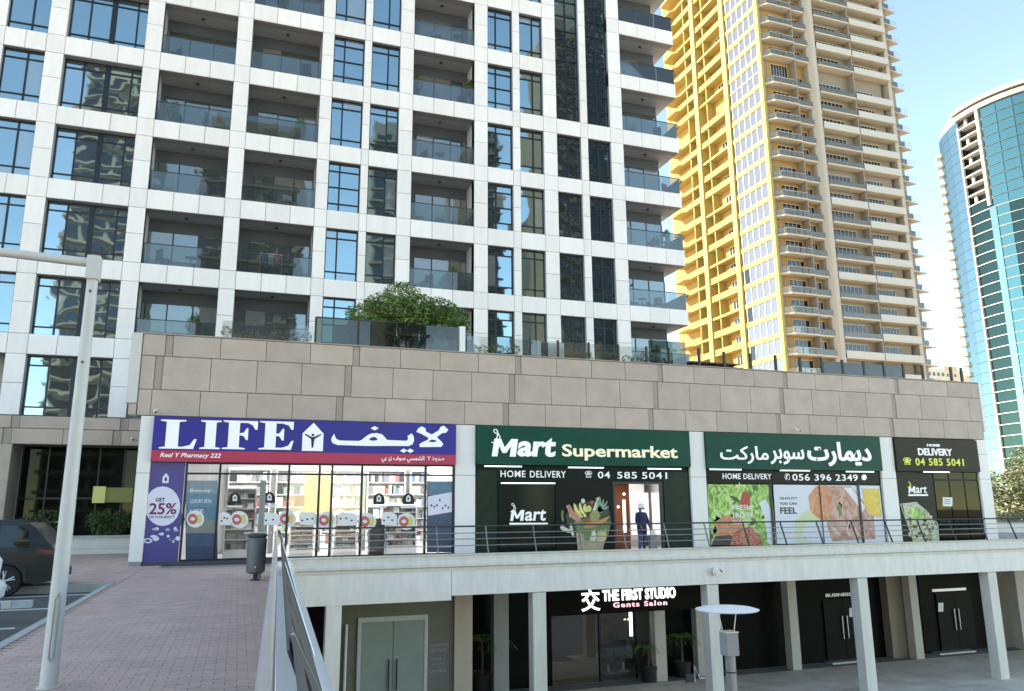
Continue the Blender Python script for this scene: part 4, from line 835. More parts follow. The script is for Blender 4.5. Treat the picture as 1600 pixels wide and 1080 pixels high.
# ================================================================== ELEVATED DECK AND ARCADE (front plane y = 25.5)
DY = 25.5; DX0, DX1 = 1.52, 45
D = thing('elevated_deck', 'pale concrete deck on square columns carrying the shop walkway', 'deck')
def coln(x0, x1, y0, y1, mt, nm='column'): return MB().box(x0, x1, y0, y1, LZ, -2.74).build(nm, mt, D, bevel=.015)
for i, x in enumerate((-.5, 2.75, 9.57, 16.38, 23.25, 30.13, 36.95)):
    if i: coln(x, x+.48, DY+.06, DY+.52, CREAM if i != 1 else FASC)
for x in (23.5, 30.5, 37.4): coln(x, x+.47, 30.2, 30.65, mat('taupe_column', (.52,.48,.41), .6, var=.05), 'rear_column')
prof = [(0,-1.41),(0,-1.44),(.05,-1.47),(.05,-1.60),(.0,-1.64),(-.03,-1.72),(-.03,-1.80),(.06,-1.84),(.06,-1.94),(.28,-1.94),(.28,-1.41)]
MB().prism([(DY+a, z) for a, z in prof], 'x', DX0, DX1).build('cornice', CREAM, D)
xj = XZ(706, 930, DY)[0]
MB().box(DX0+.05, xj-.012, DY+.03, DY+.3, -2.86, -1.945).build('fascia', FASC, D); MB().box(xj+.012, DX1, DY+.045, DY+.3, -2.72, -1.945).build('fascia', FASC, D)
MB().box(DX0+.05, DX1, DY+.28, 31.6, -2.2, -1.95).build('slab', FASC, D)
x, z = XZ(1117, 893, DY); o = thing('wall_lamp', 'small round bulkhead lamp fixed to the white fascia above a column', 'wall lamp'); MB().tube([(x, DY+.04, z), (x, DY-.10, z)], .15, 16).build('lamp_body', STEELL, o); MB().tube([(x, DY-.09, z), (x-.01, DY-.16, z-.01)], [.12,.08], 16).build('lens', WHT, o)
MB().tube([(x+.1, DY-.03, z+.12), (x+.26, DY-.1, z-.02)], .02, 6).build('bracket', STEELD, o)
# arcade rear wall and shopfronts (y = 31.2)
AY = 31.2; A = thing('arcade_shopfronts', 'dark shopfronts and olive service wall in the shade below the deck', 'shopfront')
def seg_wall(u0, u1, mt, z1=-2.2, Y=AY, nm='wall', v=1000): xa, xb = XZ(u0, v, Y)[0], XZ(u1, v, Y)[0]; return MB().box(xa, xb, Y, Y+.2, LZ, z1).build(nm, mt, A)
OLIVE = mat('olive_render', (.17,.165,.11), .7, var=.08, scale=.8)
YW = 28.2
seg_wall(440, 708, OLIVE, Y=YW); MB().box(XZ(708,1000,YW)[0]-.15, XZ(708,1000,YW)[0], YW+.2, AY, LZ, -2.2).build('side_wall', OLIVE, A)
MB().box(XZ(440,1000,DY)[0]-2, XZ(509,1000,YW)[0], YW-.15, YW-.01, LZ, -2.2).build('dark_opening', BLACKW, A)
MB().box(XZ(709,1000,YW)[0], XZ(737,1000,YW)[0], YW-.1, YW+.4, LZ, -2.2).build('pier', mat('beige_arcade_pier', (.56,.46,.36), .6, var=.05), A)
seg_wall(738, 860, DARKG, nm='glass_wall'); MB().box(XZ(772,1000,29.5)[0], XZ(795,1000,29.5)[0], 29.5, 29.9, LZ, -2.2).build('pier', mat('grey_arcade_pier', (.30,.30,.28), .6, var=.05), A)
SALG = mirror_glass('salon_glass', (.8,.78,.74), wob=.05, refl=.16, dark=(.075,.055,.038))
seg_wall(862, 934, SALG, z1=-3.05, nm='glass_wall')
# salon lit entrance
xa, xb = XZ(938, 1000, AY)[0], XZ(992, 1000, AY)[0]
b = MB(); b.box(xa-.3, xb+1.2, AY+2.6, AY+2.7, LZ, -2.6); b.box(xa-.4, xa-.3, AY+.2, AY+2.6, LZ, -2.6); b.build('salon_inner_wall', mat('salon_tan_wall', (.26,.16,.09), .6, c2=(.10,.07,.05), scale=1.5), A)
piece('salon_pane', xa, xb, AY+.02, AY+.035, LZ+.05, -3.05, SHOPG, A); piece('salon_pane', xb+.08, xb+1.0, AY+.02, AY+.035, LZ+.05, -3.05, SHOPG, A)
f = MB()
for x in (xa-.05, xb+.02, xb+1.02): f.box(x, x+.07, AY-.02, AY+.1, LZ, -3.05)
f.build('salon_frame', BLK, A)
coln(XZ(1022,1000,30.4)[0], XZ(1039,1000,30.4)[0], 30.3, 30.7, MATS['taupe_column'], 'rear_column')
seg_wall(1038, 1085, DARKG, nm='glass_wall', v=1010); MB().box(XZ(1090,1010,30.6)[0], XZ(1108,1010,30.6)[0], 30.6, 31.0, LZ, -2.2).build('pier', MATS['taupe_column'], A)
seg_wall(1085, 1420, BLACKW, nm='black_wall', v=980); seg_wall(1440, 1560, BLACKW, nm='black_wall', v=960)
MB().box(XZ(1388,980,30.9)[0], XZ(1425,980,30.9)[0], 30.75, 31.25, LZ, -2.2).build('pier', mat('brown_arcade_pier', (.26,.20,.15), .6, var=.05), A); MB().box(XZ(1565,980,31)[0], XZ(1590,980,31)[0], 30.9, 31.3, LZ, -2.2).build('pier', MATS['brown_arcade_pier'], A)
MB().box(XZ(1590,980,31)[0], XZ(1590,980,31)[0]+5, 31.0, 31.4, LZ, -2.2).build('pier', MATS['taupe_column'], A)
MB().box(XZ(1070,980,AY)[0], XZ(1580,980,AY)[0], AY-.35, AY-.25, -3.2, -2.2).build('upper_panel', mat('dim_upper_glass', (.03,.032,.022), .2, c2=(.012,.012,.010), scale=1.2), A)
def dbl_door(nm, u0, u1, v0, v1, Y, label_mt, hand, parent=A, frame=None, um=None):
    xa, xb = XZ(u0, (v0+v1)/2, Y)[0], XZ(u1, (v0+v1)/2, Y)[0]; z1 = zz((u0+u1)/2, v0, Y); m_ = (xa+xb)/2
    o = thing(nm, None, None); o.parent = parent
    for a, c in ((xa, m_-.01), (m_+.01, xb)): piece('door_leaf', a, c, Y-.07, Y-.02, LZ+.02, z1, label_mt, o)
    for s in (-.14, .14): piece('door_handle', m_+s-.02, m_+s+.02, Y-.15, Y-.10, LZ+1.0, LZ+2.0, hand, o)
    if frame:
        piece('door_frame', xa-.12, xa, Y-.09, Y-.01, LZ, z1+.16, frame, o); piece('door_frame', xb, xb+.12, Y-.09, Y-.01, LZ, z1+.16, frame, o); piece('door_frame', xa, xb, Y-.09, Y-.01, z1, z1+.16, frame, o)
    return o
dbl_door('service_door', 563, 662, 970, 1080, YW, mat('grey_green_door', (.27,.31,.27), .5, var=.05), STEELD, frame=mat('door_frame_cream', (.55,.54,.50), .5))
dbl_door('glass_door', 1288, 1348, 935, 1030, AY, mat('black_door', (.004,.004,.003), .5, spec=.12), STEELL); dbl_door('glass_door', 1465, 1520, 925, 1012, AY, MATS['black_door'], STEELL)
for k, (u0, u1, v) in enumerate(((1298,1352,1029),(1465,1522,1014))): xa, z = XZ(u0, v, AY-.5); MB().box(xa, XZ(u1, v, AY-.5)[0], AY-.6, AY-.1, LZ, LZ+.08).build('threshold', STEELL, A)
o = thing('door_lettering', 'white lettering over the first black shop door below the deck', 'lettering'); text('lettering', 'BUSINESS', 1290, 927, 1330, 932, AY-.02, LETW, o, .01, bold=.02)
o = reg(MB().box(XZ(1455,921,AY)[0], XZ(1508,921,AY)[0], AY-.06, AY-.02, zz(1480,923.5,AY), zz(1480,919.5,AY)).build('steel_bar', STEELL), 'slim steel bar above the right black door below the deck', 'bar')
for k, (u, v) in enumerate(((1331,957),(1470,949))): reg(flat('paper_notice', rect(u-4, v-7, u+4, v+7), AY-.09, WST), ['white notice beside the handles of the left black door', 'white notice on the right black door below the deck'][k], 'notice')
o = thing('wall_notice', 'faded grey notice with white lines on the olive wall beside the service door', 'notice'); flat('notice_sheet', rect(668, 1000, 702, 1075), YW-.01, mat('notice_grey', (.17,.155,.155), .6), o)
for k, (u0, u1, v, h) in enumerate(((672,700,1006,4),(674,698,1014,5),(673,697,1028,4),(675,695,1036,3),(671,697,1046,5))): text('lettering', ['AUTHORISED', 'STAFF', 'ONLY', 'NO ENTRY', 'CAUTION'][k], u0, v, u1, v+h, YW-.015, mat('faded_ink', (.32,.31,.31), .6), o, .003, bold=.01)
x, z = XZ(540, 1020, YW-.1); reg(MB().tube([(x, YW-.08, LZ), (x, YW-.08, z+.9)], .05, 8).build('drain_pipe', WHT), 'white vertical drain pipe left of the grey-green service door', 'pipe')
# salon sign
o = thing('salon_sign', 'black salon sign with glowing white THE FIRST STUDIO and pink Gents Salon lettering', 'shop sign')
SY = 30.05; xa, xb = XZ(856, 930, SY)[0], XZ(1104, 930, SY)[0]; MB().box(xa, xb, SY, SY+.12, zz(980, 957, SY), -2.3).build('sign_board', BLACKW, o)
GLOW = mat('sign_glow_white', (.9,.9,.9), .4, emit=(1,1,1), estr=.5); PINK = mat('sign_glow_pink', (.9,.6,.65), .4, emit=(1,.55,.62), estr=.3)
text('lettering', 'THE FIRST STUDIO', 941, 919.5, 1055, 937, SY-.02, GLOW, o, .05, bold=.03, space=1.05); text('lettering', 'Gents Salon', 958, 939.5, 1042, 947.5, SY-.02, PINK, o, .03, bold=.02, space=1.25); text('emblem', '交', 908, 921, 937, 955, SY-.02, GLOW, o, .05, bold=.012)
x = XZ(986, 970, AY+.5)[0]; reg(MB().box(x-.06, x+.06, AY+.5, AY+.56, zz(986, 994, AY+.5), zz(986, 950, AY+.5)).build('light_tube', E('salon_tube', (1,.93,.80), 1.2)), 'bright vertical light tube inside the salon entrance', 'light')
for k, (u, v) in enumerate(((957,957),(976,968),(981,968))): xx_, zq = XZ(u, v, AY+1.4); reg(MB().lathe([(0,-.03),(.035,0),(0,.03)], (xx_, AY+1.4, zq), 8).build('spot_light', E('salon_spot', (1,.85,.6), 2)), ['left', 'middle', 'right'][k]+' small warm ceiling spot inside the salon entrance', 'light', 'salon ceiling spots')
# salon chairs silhouettes, pots and palms
def salon_chair(x, y, label):
    o = thing('salon_chair', label, 'chair', None, (x, y, LZ)); DB = mat('dark_leather', (.02,.016,.014), .3)
    MB().lathe([(.3,0),(.3,.04),(.05,.07),(.05,.42)], n=14).build('pedestal', STEELL, o); MB().box(-.32,.32,-.3,.3,.42,.58).build('seat', DB, o, bevel=.04); MB().box(-.3,.3,.22,.36,.58,1.25).build('backrest', DB, o, bevel=.04)
    for s in (-.34, .34): MB().box(s-.05, s+.05, -.25, .25, .68, .76).build('armrest', DB, o, bevel=.02)
salon_chair(XZ(950, 1030, 32.6)[0], 32.6, 'left dark salon chair behind the entrance glass'); salon_chair(XZ(975, 1030, 32.8)[0], 32.9, 'right dark salon chair behind the entrance glass')
def palm(x, y, z, s, label, n=14, potc=BLK, pr=.38, ph=.62):
    o = thing('potted_palm', label, 'potted plant', None, (x, y, z)); MB().lathe([(pr*.78,0),(pr,ph),(pr*.9,ph),(pr*.88,ph-.05)], n=20).build('pot', potc, o, smooth=True); MB().lathe([(pr*.87,ph-.05),(0,ph-.03)], n=16).build('soil', BARK, o)
    MB().tube([(0,0,ph-.05),(.03,.02,ph+.35*s),(.0,0,ph+.75*s)], [.05,.04,.03], 7).build('trunk', BARK, o); b = MB()
    for k in range(n):
        a = 2*math.pi*k/n+random.uniform(-.2,.2); L = s*random.uniform(.55,.85); h0 = ph+.7*s; pts = []
        for t in range(6): q = t/5; pts.append(Vector((math.cos(a)*L*q, math.sin(a)*L*q, h0+s*(.75*q-.8*q*q)*random.uniform(.9,1.1))))
        for t in range(5):
            d = (pts[t+1]-pts[t]); sd_ = Vector((-math.sin(a), math.cos(a), 0))
            for sg in (-1, 1):
                for q in (.2, .6): p = pts[t]+d*q; b.add([p, p+d*.35+sd_*sg*.02, p+d*1.1+sd_*sg*.16*s+Vector((0,0,-.05*s)), p+d*.6+sd_*sg*.06], [(0,1,2,3)], random.choice((0,1)))
    b.build('fronds', [LG, LY], o)
p = at(1010, 1063, Z=LZ); palm(p.x, 30.55, LZ, .9, 'potted palm in a black pot beside the salon entrance pier'); p = XZ(1065, 1030, 30.9); palm(p[0], 30.85, LZ, 1.25, 'taller palm in a dark pot against the dark salon glass', 16); p = XZ(755, 1040, 30.3); palm(p[0]-.05, 30.3, LZ, 1.5, 'palm in a wide black pot behind the beige pier', 16, pr=.6, ph=.9)
p = at(1085, 1060, Z=LZ); o = thing('floor_stand', 'white tubular stand lying on the plaza by the dark salon glass', 'stand'); MB().tube([(p.x-.4, 29.7, LZ+.02), (p.x-.4, 29.7, LZ+.65), (p.x-.1, 29.8, LZ+.12), (p.x+.9, 29.8, LZ+.12)], .03, 7).build('stand_tube', WHT, o); MB().box(p.x-.8, p.x-.38, 29.7, 29.75, LZ, LZ+.35).build('stand_plate', STEELD, o); MB().tube([(p.x+.85, 29.8, LZ+.12), (p.x+.85, 29.8, LZ)], .03, 7).build('stand_foot', WHT, o)

# deck railing
RL = thing('deck_railing', 'grey steel railing with four horizontal rails along the deck in front of the shops', 'railing')
zt_ = -.53; yt = DY+.38
def ry(z): return DY+.05+(z+1.41)/(zt_+1.41)*(yt-DY-.05)
for i, z in enumerate((zt_, -.75, -.94, -1.15)):
    MB().tube([(1.75, ry(z), z), (42, ry(z), z)], .028 if i == 0 else .015, 8).build('top_rail' if i == 0 else 'rail', STEEL if i else STEELD, RL)
x = 8.0-1.72*3
while x < 42: MB().prism([(DY+.02,-1.42),(DY+.09,-1.42),(yt+.03,zt_),(yt-.03,zt_)], 'x', x-.012, x+.012).build('post', STEELD if x > 17 else STEEL, RL); x += 1.72

# ================================================================== WALKWAY SIDE PARAPET (right edge of the walkway)
W = thing('walkway_parapet', 'long railing of tilted dark perforated panels with a pale tubular handrail along the walkway edge', 'railing')
def rX(Y): return -.012+.0463*Y          # handrail line
def cX(Y): return .425+.0408*Y           # inner edge of the coping
pts = [(rX(y), y, -.5) for y in (1.0, 5, 10, 15, 20, 23.3)]
MB().tube(pts, .028, 12).build('handrail', STEELL, W, smooth=True)
MB().tube([(rX(23.3), 23.3, -.5), (rX(23.3)+.12, 23.4, -.62), (cX(23.4), 23.5, -1.42)], .035, 8).build('end_post', STEELD, W)
PZ = -1.42; b = MB(); b.prism([(cX(0), 0), (cX(0)+.11, 0), (cX(25.5)+.16, 25.5), (cX(25.5)+.02, 25.5)], 'z', -1.75, -1.45); b.prism([(cX(0)-.34, 0), (cX(0)-.002, 0), (cX(25.4)-.002, 25.4), (cX(25.4)-.3, 25.4)], 'z', -1.75, -1.47); b.build('coping', mat('white_coping', (.72,.72,.71), .5, var=.04, scale=3), W)
MB().prism([(cX(0)-.35, 0), (cX(0)+.02, 0), (cX(25.5)+.03, 25.5), (cX(25.5)-.3, 25.5)], 'z', LZ, -1.62).build('edge_wall', CREAM, W)
def pnt(y, t, off=0):   # t 0 at the handrail, 1 at the coping
    a = Vector((rX(y)+.05, y, -.53)); c = Vector((cX(y)-.01, y, -1.44)); p = a.lerp(c, t); return p+Vector((off, 0, off*.4))
PAN = mat('graphite_panel', (.115,.112,.108), .75, spec=.2, var=.12, scale=3)
def perf_panel(y0, y1, holes, off, slant=0, tm=.985):
    """tilted steel plate with elongated slots; slant shifts its far end outwards along the walkway"""
    b = MB(); th = .010; tc = sorted({-.04, tm}|{h[2] for h in holes}|{h[3] for h in holes}); yc = sorted({y0, y1}|{h[0] for h in holes}|{h[1] for h in holes})
    for ya, yb in zip(yc[:-1], yc[1:]):
        for ta, tb in zip(tc[:-1], tc[1:]):
            if any(ya >= h[0]-1e-6 and yb <= h[1]+1e-6 and ta >= h[2]-1e-6 and tb <= h[3]+1e-6 for h in holes): continue
            ea, eb = (slant*ta, slant*tb) if yb == y1 else (0, 0)
            vs = [pnt(ya, ta, off), pnt(yb+ea, ta, off), pnt(yb+eb, tb, off), pnt(ya, tb, off)]; v2 = [v+Vector((th, 0, .004)) for v in vs]
            b.add(vs+v2, [(0,3,2,1),(4,5,6,7),(0,1,5,4),(1,2,6,5),(2,3,7,6),(3,0,4,7)])
    for h in holes:      # rounded slot ends
        for e, sg in ((h[0], 1), (h[1], -1)):
            w_ = (h[1]-h[0])*.22*sg; q = (h[3]-h[2])*.4
            for t0_, t1_ in ((h[2], h[2]+q), (h[3], h[3]-q)):
                vs = [pnt(e, t0_, off), pnt(e+w_, t0_, off), pnt(e, t1_, off)]; v2 = [v+Vector((th, 0, .004)) for v in vs]; b.add(vs+v2, [(0,1,2),(5,4,3),(0,3,4,1),(1,4,5,2),(2,5,3,0)])
    return b.build('perforated_panel', PAN, W)
HA = [(3.98,4.68),(5.3,5.85),(6.25,6.7),(7.15,7.5),(8.0,8.25),(9.2,9.45),(10.6,10.9),(12.4,12.7),(14.6,15),(17.4,17.8)]
perf_panel(3.0, 23.2, [(a_, c_, .045, .125) for a_, c_ in HA]+[(4.4,4.95,.20,.34),(5.87,6.15,.20,.31)], .03)
perf_panel(1.2, 3.4, [(2.75,3.2,.06,.17)], .05, slant=2.4, tm=.99)
b = MB(); b.tube([pnt(3.4-.1, -.04, .056), pnt(3.4+2.4*.99, .99, .056)], .008, 6); b.build('panel_edge', STEELL, W)
for y in (8.5, 14, 19): MB().tube([pnt(y, 0, .05), pnt(y, 1, .05)], .008, 6).build('panel_stay', STEELL, W)

# ---- lamp post
LP = thing('lamp_post', 'tall pale grey lamp post with a horizontal arm standing on the brick walkway', 'lamp post', None, (-1.585, 8.77, GZ))
def oct_(rb, rt_, z0, z1, b, n=8): b.lathe([(rb, z0), (rt_, z1)], n=n)
b = MB(); oct_(.078, .052, 0, 4.22, b, 12); b.build('pole', POSTW, LP, smooth=True)
MB().lathe([(.10,0),(.10,.012),(.085,.018)], n=16).build('base_plate', POSTW, LP); MB().box(-.065,.065,-.07,.07,3.98,4.24).build('head', POSTW, LP, bevel=.012)
MB().tube([(-.05,0,4.17),(-2,0,4.245),(-5.5,0,4.30)], [.05,.04,.032], 10).build('arm', POSTW, LP, smooth=True)
b = MB(); b.tube([(.028,-.075,.28),(.034,-.073,.80),(.02,-.073,.86)], .007, 6); b.tube([(-.012,-.078,.28),(-.006,-.076,.80),(.02,-.073,.86)], .005, 6); b.tube([(.028,-.075,.28),(.008,-.079,.24),(-.012,-.078,.28)], .006, 6); b.build('cable_door', STEEL, LP)
for z in (3.1, 3.85): MB().tube([(0,-.055,z),(0,-.075,z)], .012, 8).build('bolt', STEELD, LP)
# ---- litter bin
LB = thing('litter_bin', 'dark grey cylindrical litter bin on a stem at the far end of the walkway', 'litter bin', None, (.48, 20.2, GZ))
MB().lathe([(.15,.16),(.215,.20),(.23,.95),(.2,1.0),(.2,.97)], n=24).build('bin_body', mat('bin_grey', (.12,.12,.12), .5, metal=.2, var=.1), LB, smooth=True); MB().lathe([(.12,0),(.12,.02),(.05,.04),(.05,.2)], n=16).build('stem', STEELD, LB)
MB().lathe([(.17,1.0),(.235,1.02),(.235,1.06),(.16,1.1)], n=24).build('lid', STEELD, LB, smooth=True); MB().box(-.32,.42,-.03,.01,1.09,1.12).build('bar', STEELL, LB)
MB().tube([(-.02,-.235,.32),(-.02,-.245,.32)], .025, 10).build('lock', STEELL, LB)
reg(MB().tube([(.56, 20.9, GZ), (.56, 20.9, .78)], .075, 12).build('bollard_post', mat('mid_grey_post', (.22,.22,.22), .5)), 'grey round post standing directly behind the litter bin', 'post')
# ---- umbrella shaped post light on the lower plaza
c = at(1136, 952, Y=9.6); o = thing('disc_post_light', 'post light with flat white disc over a grey box on the lower plaza', 'post light', None, (c.x, c.y, 0))
dz = c.z
MB().lathe([(0,.045),(.18,.04),(.36,.02),(.43,0),(.42,-.012),(0,-.02)], (0,0,dz), 40).build('disc', mat('disc_white', (.86,.86,.86), .4), o, smooth=True)
d0, d1 = dz-.30, dz-.60
for s in (-1, 1): MB().tube([(s*.15,0,dz),(s*.088,0,d0)], .007, 6).build('strut', STEELL, o)
MB().box(-.095,.095,-.09,.09,d1,d0).build('lamp_box', mat('box_grey', (.30,.30,.30), .5, var=.05), o, bevel=.012); MB().box(-.1,.1,-.095,.095,d0,d0+.012).build('box_cap', STEELL, o)
MB().lathe([(.07,LZ),(.07,d1)], n=12).build('pole', STEEL, o, smooth=True); MB().lathe([(.074,d1-.22),(.074,d1-.2)], n=12).build('collar', STEELD, o)

# ---- parked car (dark estate-like SUV, rear towards the right)
CAR = thing('parked_car', 'dark grey SUV parked at far left with its tail behind the lamp post', 'car', None, (-3.72, 19.9, GZ-.16))
CP = mat('car_paint', (.010,.013,.016), .28, metal=.2, coat=.6); CG = mirror_glass('car_glass', (.75,.8,.8), wob=.02, refl=.25, dark=(.01,.012,.012))
CG = mirror_glass('car_window', (.35,.38,.38), wob=.02, refl=.2, dark=(.008,.008,.008))
# side profile x from rear (0) to front (-4.5), z heights
prof = [(0,.42),(.0,.70),(-.03,.95),(-.10,1.06),(-.42,1.42),(-.62,1.56),(-1.1,1.63),(-2.0,1.64),(-2.7,1.56),(-3.45,1.10),(-4.2,.98),(-4.25,.95),(-4.5,.80),(-4.55,.40),(-4.4,.25),(-3.95,.25)]
def wheel_arc(cx, r=.40, n=7): return [(cx-r*math.cos(math.pi*k/(n-1))*-1, .34+r*math.sin(math.pi*k/(n-1))) for k in range(n)]
arc1 = [(-3.55-.40*math.cos(math.pi*k/6), .30+.42*math.sin(math.pi*k/6)) for k in range(7)]
arc2 = [(-.95-.40*math.cos(math.pi*k/6), .30+.42*math.sin(math.pi*k/6)) for k in range(7)]
outline = prof[:-1]+arc1+arc2+[(-.3,.26),(-.05,.32)]
b = MB(); n = len(outline); secs = []
def inset(z): return .0 if z < .95 else (z-.95)*.36
for yv, k in ((0,0),(.06,1),(1.74,1),(1.80,0)):
    ring = []
    for x, z in outline:
        y = yv; ins = inset(z)
        y = (yv+ins if yv < .9 else yv-ins)
        if k == 0: ring.append((x*.985-.03, y, z))
        else: ring.append((x, y, z))
    secs.append(ring)
vs = [p for r_ in secs for p in r_]; fs = []
for s in range(3):
    for i in range(n): fs.append((s*n+i, s*n+(i+1) % n, (s+1)*n+(i+1) % n, (s+1)*n+i))
up_i = [i for i, (x, z) in enumerate(outline) if z >= .95]; lo_i = [i for i, (x, z) in enumerate(outline) if z <= .95]
fs += [tuple(up_i), tuple(lo_i), tuple(3*n+i for i in reversed(up_i)), tuple(3*n+i for i in reversed(lo_i))]
b.add(vs, fs); b.build('body', CP, CAR)
def cquad(nm, pts, mt, off=.012):
    P_ = []
    for x, z in pts: P_.append((x, inset(z)-off, z))
    q = MB(); m_ = len(P_); q.add(P_+[(p[0], p[1]+.01, p[2]) for p in P_], [tuple(range(m_)), tuple(reversed(range(m_, 2*m_)))]+[(i, i+m_, (i+1) % m_+m_, (i+1) % m_) for i in range(m_)]); return q.build(nm, mt, CAR)
cquad('side_window', [(-.55,1.05),(-.62,1.40),(-.80,1.50),(-1.15,1.52),(-1.15,1.04)], CG); cquad('side_window', [(-1.22,1.04),(-1.22,1.52),(-2.0,1.53),(-2.05,1.02)], CG); cquad('side_window', [(-2.12,1.02),(-2.08,1.52),(-2.65,1.47),(-3.25,1.06)], CG)
cquad('door', [(-1.22,.42),(-1.22,.98),(-2.1,.98),(-2.15,.40)], CP, .008); cquad('side_skirt', [(-1.38,.26),(-1.38,.36),(-3.1,.36),(-3.1,.26)], BLK, .014)
cquad('tail_light', [(-.02,.86),(-.05,.97),(-.42,1.0),(-.38,.90)], mat('tail_red', (.10,.01,.015), .2), .014); MB().box(-.01,.02,.12,.5,.87,.97).build('tail_light', MATS['tail_red'], CAR)
MB().box(-.005,.018,.62,1.16,.60,.73).build('number_plate', WST, CAR); MB().box(-.2,.03,.02,1.78,.34,.52).build('bumper', BLK, CAR); MB().box(-.05,.035,.05,.34,.55,.66).build('reflector', WST, CAR)
MB().box(-.45,-.20,.5,1.3,1.56,1.585).build('spoiler', CP, CAR); cquad('arch_trim', [(-1.40,.30),(-1.36,.62),(-1.15,.78),(-.75,.78),(-.54,.62),(-.50,.30),(-.57,.32),(-.62,.58),(-.80,.72),(-1.10,.72),(-1.30,.58),(-1.34,.32)], BLK, .02)
for cx in (-.95, -3.55):
    for yy, s in ((.02, 1), (1.58, 1)):
        wh = thing('wheel', None, None, None, (cx, yy+.1, .34)); wh.parent = CAR
        MB().tube([(0,-.10,0),(0,-.08,0),(0,.1,0)], [.31,.335,.335], 28).build('tyre', mat('tyre_rubber', (.015,.015,.015), .8), wh); MB().tube([(0,-.104,0),(0,-.06,0)], [.225,.22], 24).build('rim_dish', BLK, wh)
        sp = MB()
        for k in range(5):
            a = 2*math.pi*k/5+.3
            for da in (-.14, .14): sp.tube([(.04*math.cos(a), -.118, .04*math.sin(a)), (.22*math.cos(a+da), -.110, .22*math.sin(a+da))], .016, 5)
        sp.tube([(0,-.125,0),(0,-.1,0)], .05, 10); sp.build('rim', STEELL, wh)
# ---- white scooter tail end and wheel stops
SC = thing('scooter', 'white scooter at the left edge of the frame in front of the dark SUV', 'scooter', None, (at(4, 940, Y=15.2).x-.34, 15.2, GZ-.16))
b = MB(); b.prism([(-.5,.35),(-.2,.3),(.12,.33),(.32,.42),(.34,.62),(.22,.72),(.24,1.02),(.16,1.10),(-.05,1.10),(-.2,.80),(-.5,.78)], 'y', -.16, .16); b.build('body_shell', WHT, SC, bevel=.03)
for x in (.05, -1.1): MB().tube([(x,-.06,.26),(x,.06,.26)], .26, 22).build('wheel', MATS['tyre_rubber'], SC)
MB().box(-1.2,-.5,-.15,.15,.45,.75).build('seat', BLK, SC, bevel=.04); MB().tube([(.1,-.3,1.12),(.1,.3,1.12)], .02, 8).build('handlebar', BLK, SC); MB().tube([(.1,-.19,.9),(.1,-.17,.9)], .06, 10).build('headlight', BLK, SC)
MB().tube([(.05,-.10,.26),(.25,-.12,.7)], .02, 6).build('fork', STEELL, SC)
for k, (u, v) in enumerate(((22, 950), (45, 927))):
    p = at(u, v, Z=GZ-.16); o = thing('wheel_stop', ['nearer pale concrete parking block left of the lamp post', 'farther pale concrete parking block under the SUV wheel'][k], 'parking block', 'concrete blocks in the parking bays', (p.x, p.y, GZ-.16)); o.rotation_euler.z = .1
    MB().prism([(-.12,0),(.12,0),(.09,.13),(-.09,.13)], 'x', -.55, .3).build('block', mat('pale_concrete_block', (.45,.47,.47), .85, var=.15, scale=6), o); MB().box(-.30,-.05,-.125,.0,.0,.14).build('end_cap', LSTONE, o)

# ---- person in the supermarket doorway
PE = thing('person', 'person in navy clothes and pale cap holding a grey bag in the supermarket doorway', 'person')
bx, by = XZ(1003, 830, 26.55)[0], 26.55; bz = GZ+.02
pm = bpy.data.meshes.new('body')
J = {'pel':(0,0,.93),'ch':(0,.0,1.25),'nk':(0,0,1.46),'hd':(0,-.02,1.60),'ht':(0,-.02,1.72),
     'ls':(-.19,0,1.38),'le':(-.27,.0,1.12),'lw':(-.22,-.14,.93),'lh':(-.18,-.2,.90),'rs':(.19,0,1.38),'re':(.31,-.02,1.14),'rw':(.36,-.08,.92),'rh':(.37,-.1,.84),
     'lhip':(-.10,0,.88),'lk':(-.13,-.05,.50),'la':(-.14,.02,.09),'lt':(-.15,-.15,.05),'rhip':(.10,0,.88),'rk':(.12,-.02,.50),'ra':(.13,.06,.09),'rtoe':(.15,-.11,.05)}
Ed = [('pel','ch'),('ch','nk'),('nk','hd'),('hd','ht'),('ch','ls'),('ls','le'),('le','lw'),('lw','lh'),('ch','rs'),('rs','re'),('re','rw'),('rw','rh'),('pel','lhip'),('lhip','lk'),('lk','la'),('la','lt'),('pel','rhip'),('rhip','rk'),('rk','ra'),('ra','rtoe')]
RD = {'pel':.16,'ch':.17,'nk':.06,'hd':.10,'ht':.085,'ls':.085,'le':.055,'lw':.04,'lh':.04,'rs':.085,'re':.055,'rw':.04,'rh':.04,'lhip':.11,'lk':.075,'la':.05,'lt':.04,'rhip':.11,'rk':.075,'ra':.05,'rtoe':.04}
ks = list(J); pm.from_pydata([J[k] for k in ks], [(ks.index(a), ks.index(c)) for a, c in Ed], [])
po = bpy.data.objects.new('body', pm); col.objects.link(po)
sk = po.modifiers.new('s', 'SKIN'); 
for i, k in enumerate(ks): pm.skin_vertices[0].data[i].radius = (RD[k]*(1.32 if k not in ('hd','ht','lt','rtoe') else 1.05), RD[k]*1.05)
pm.skin_vertices[0].data[0].use_root = True
po.modifiers.new('u', 'SUBSURF').levels = 2; po.modifiers['u'].render_levels = 2
bpy.context.view_layer.update(); me = bpy.data.meshes.new_from_object(po.evaluated_get(bpy.context.evaluated_depsgraph_get())); bpy.data.objects.remove(po)
NAVY = mat('navy_cloth', (.016,.016,.070), .8, var=.2, scale=9); TROU = mat('slate_trousers', (.075,.08,.15), .8, var=.15, scale=9); SKIN = mat('skin', (.20,.115,.075), .6); SHOE = BLK
me.materials.clear()
for mm in (NAVY, TROU, SKIN, SHOE): me.materials.append(mm)
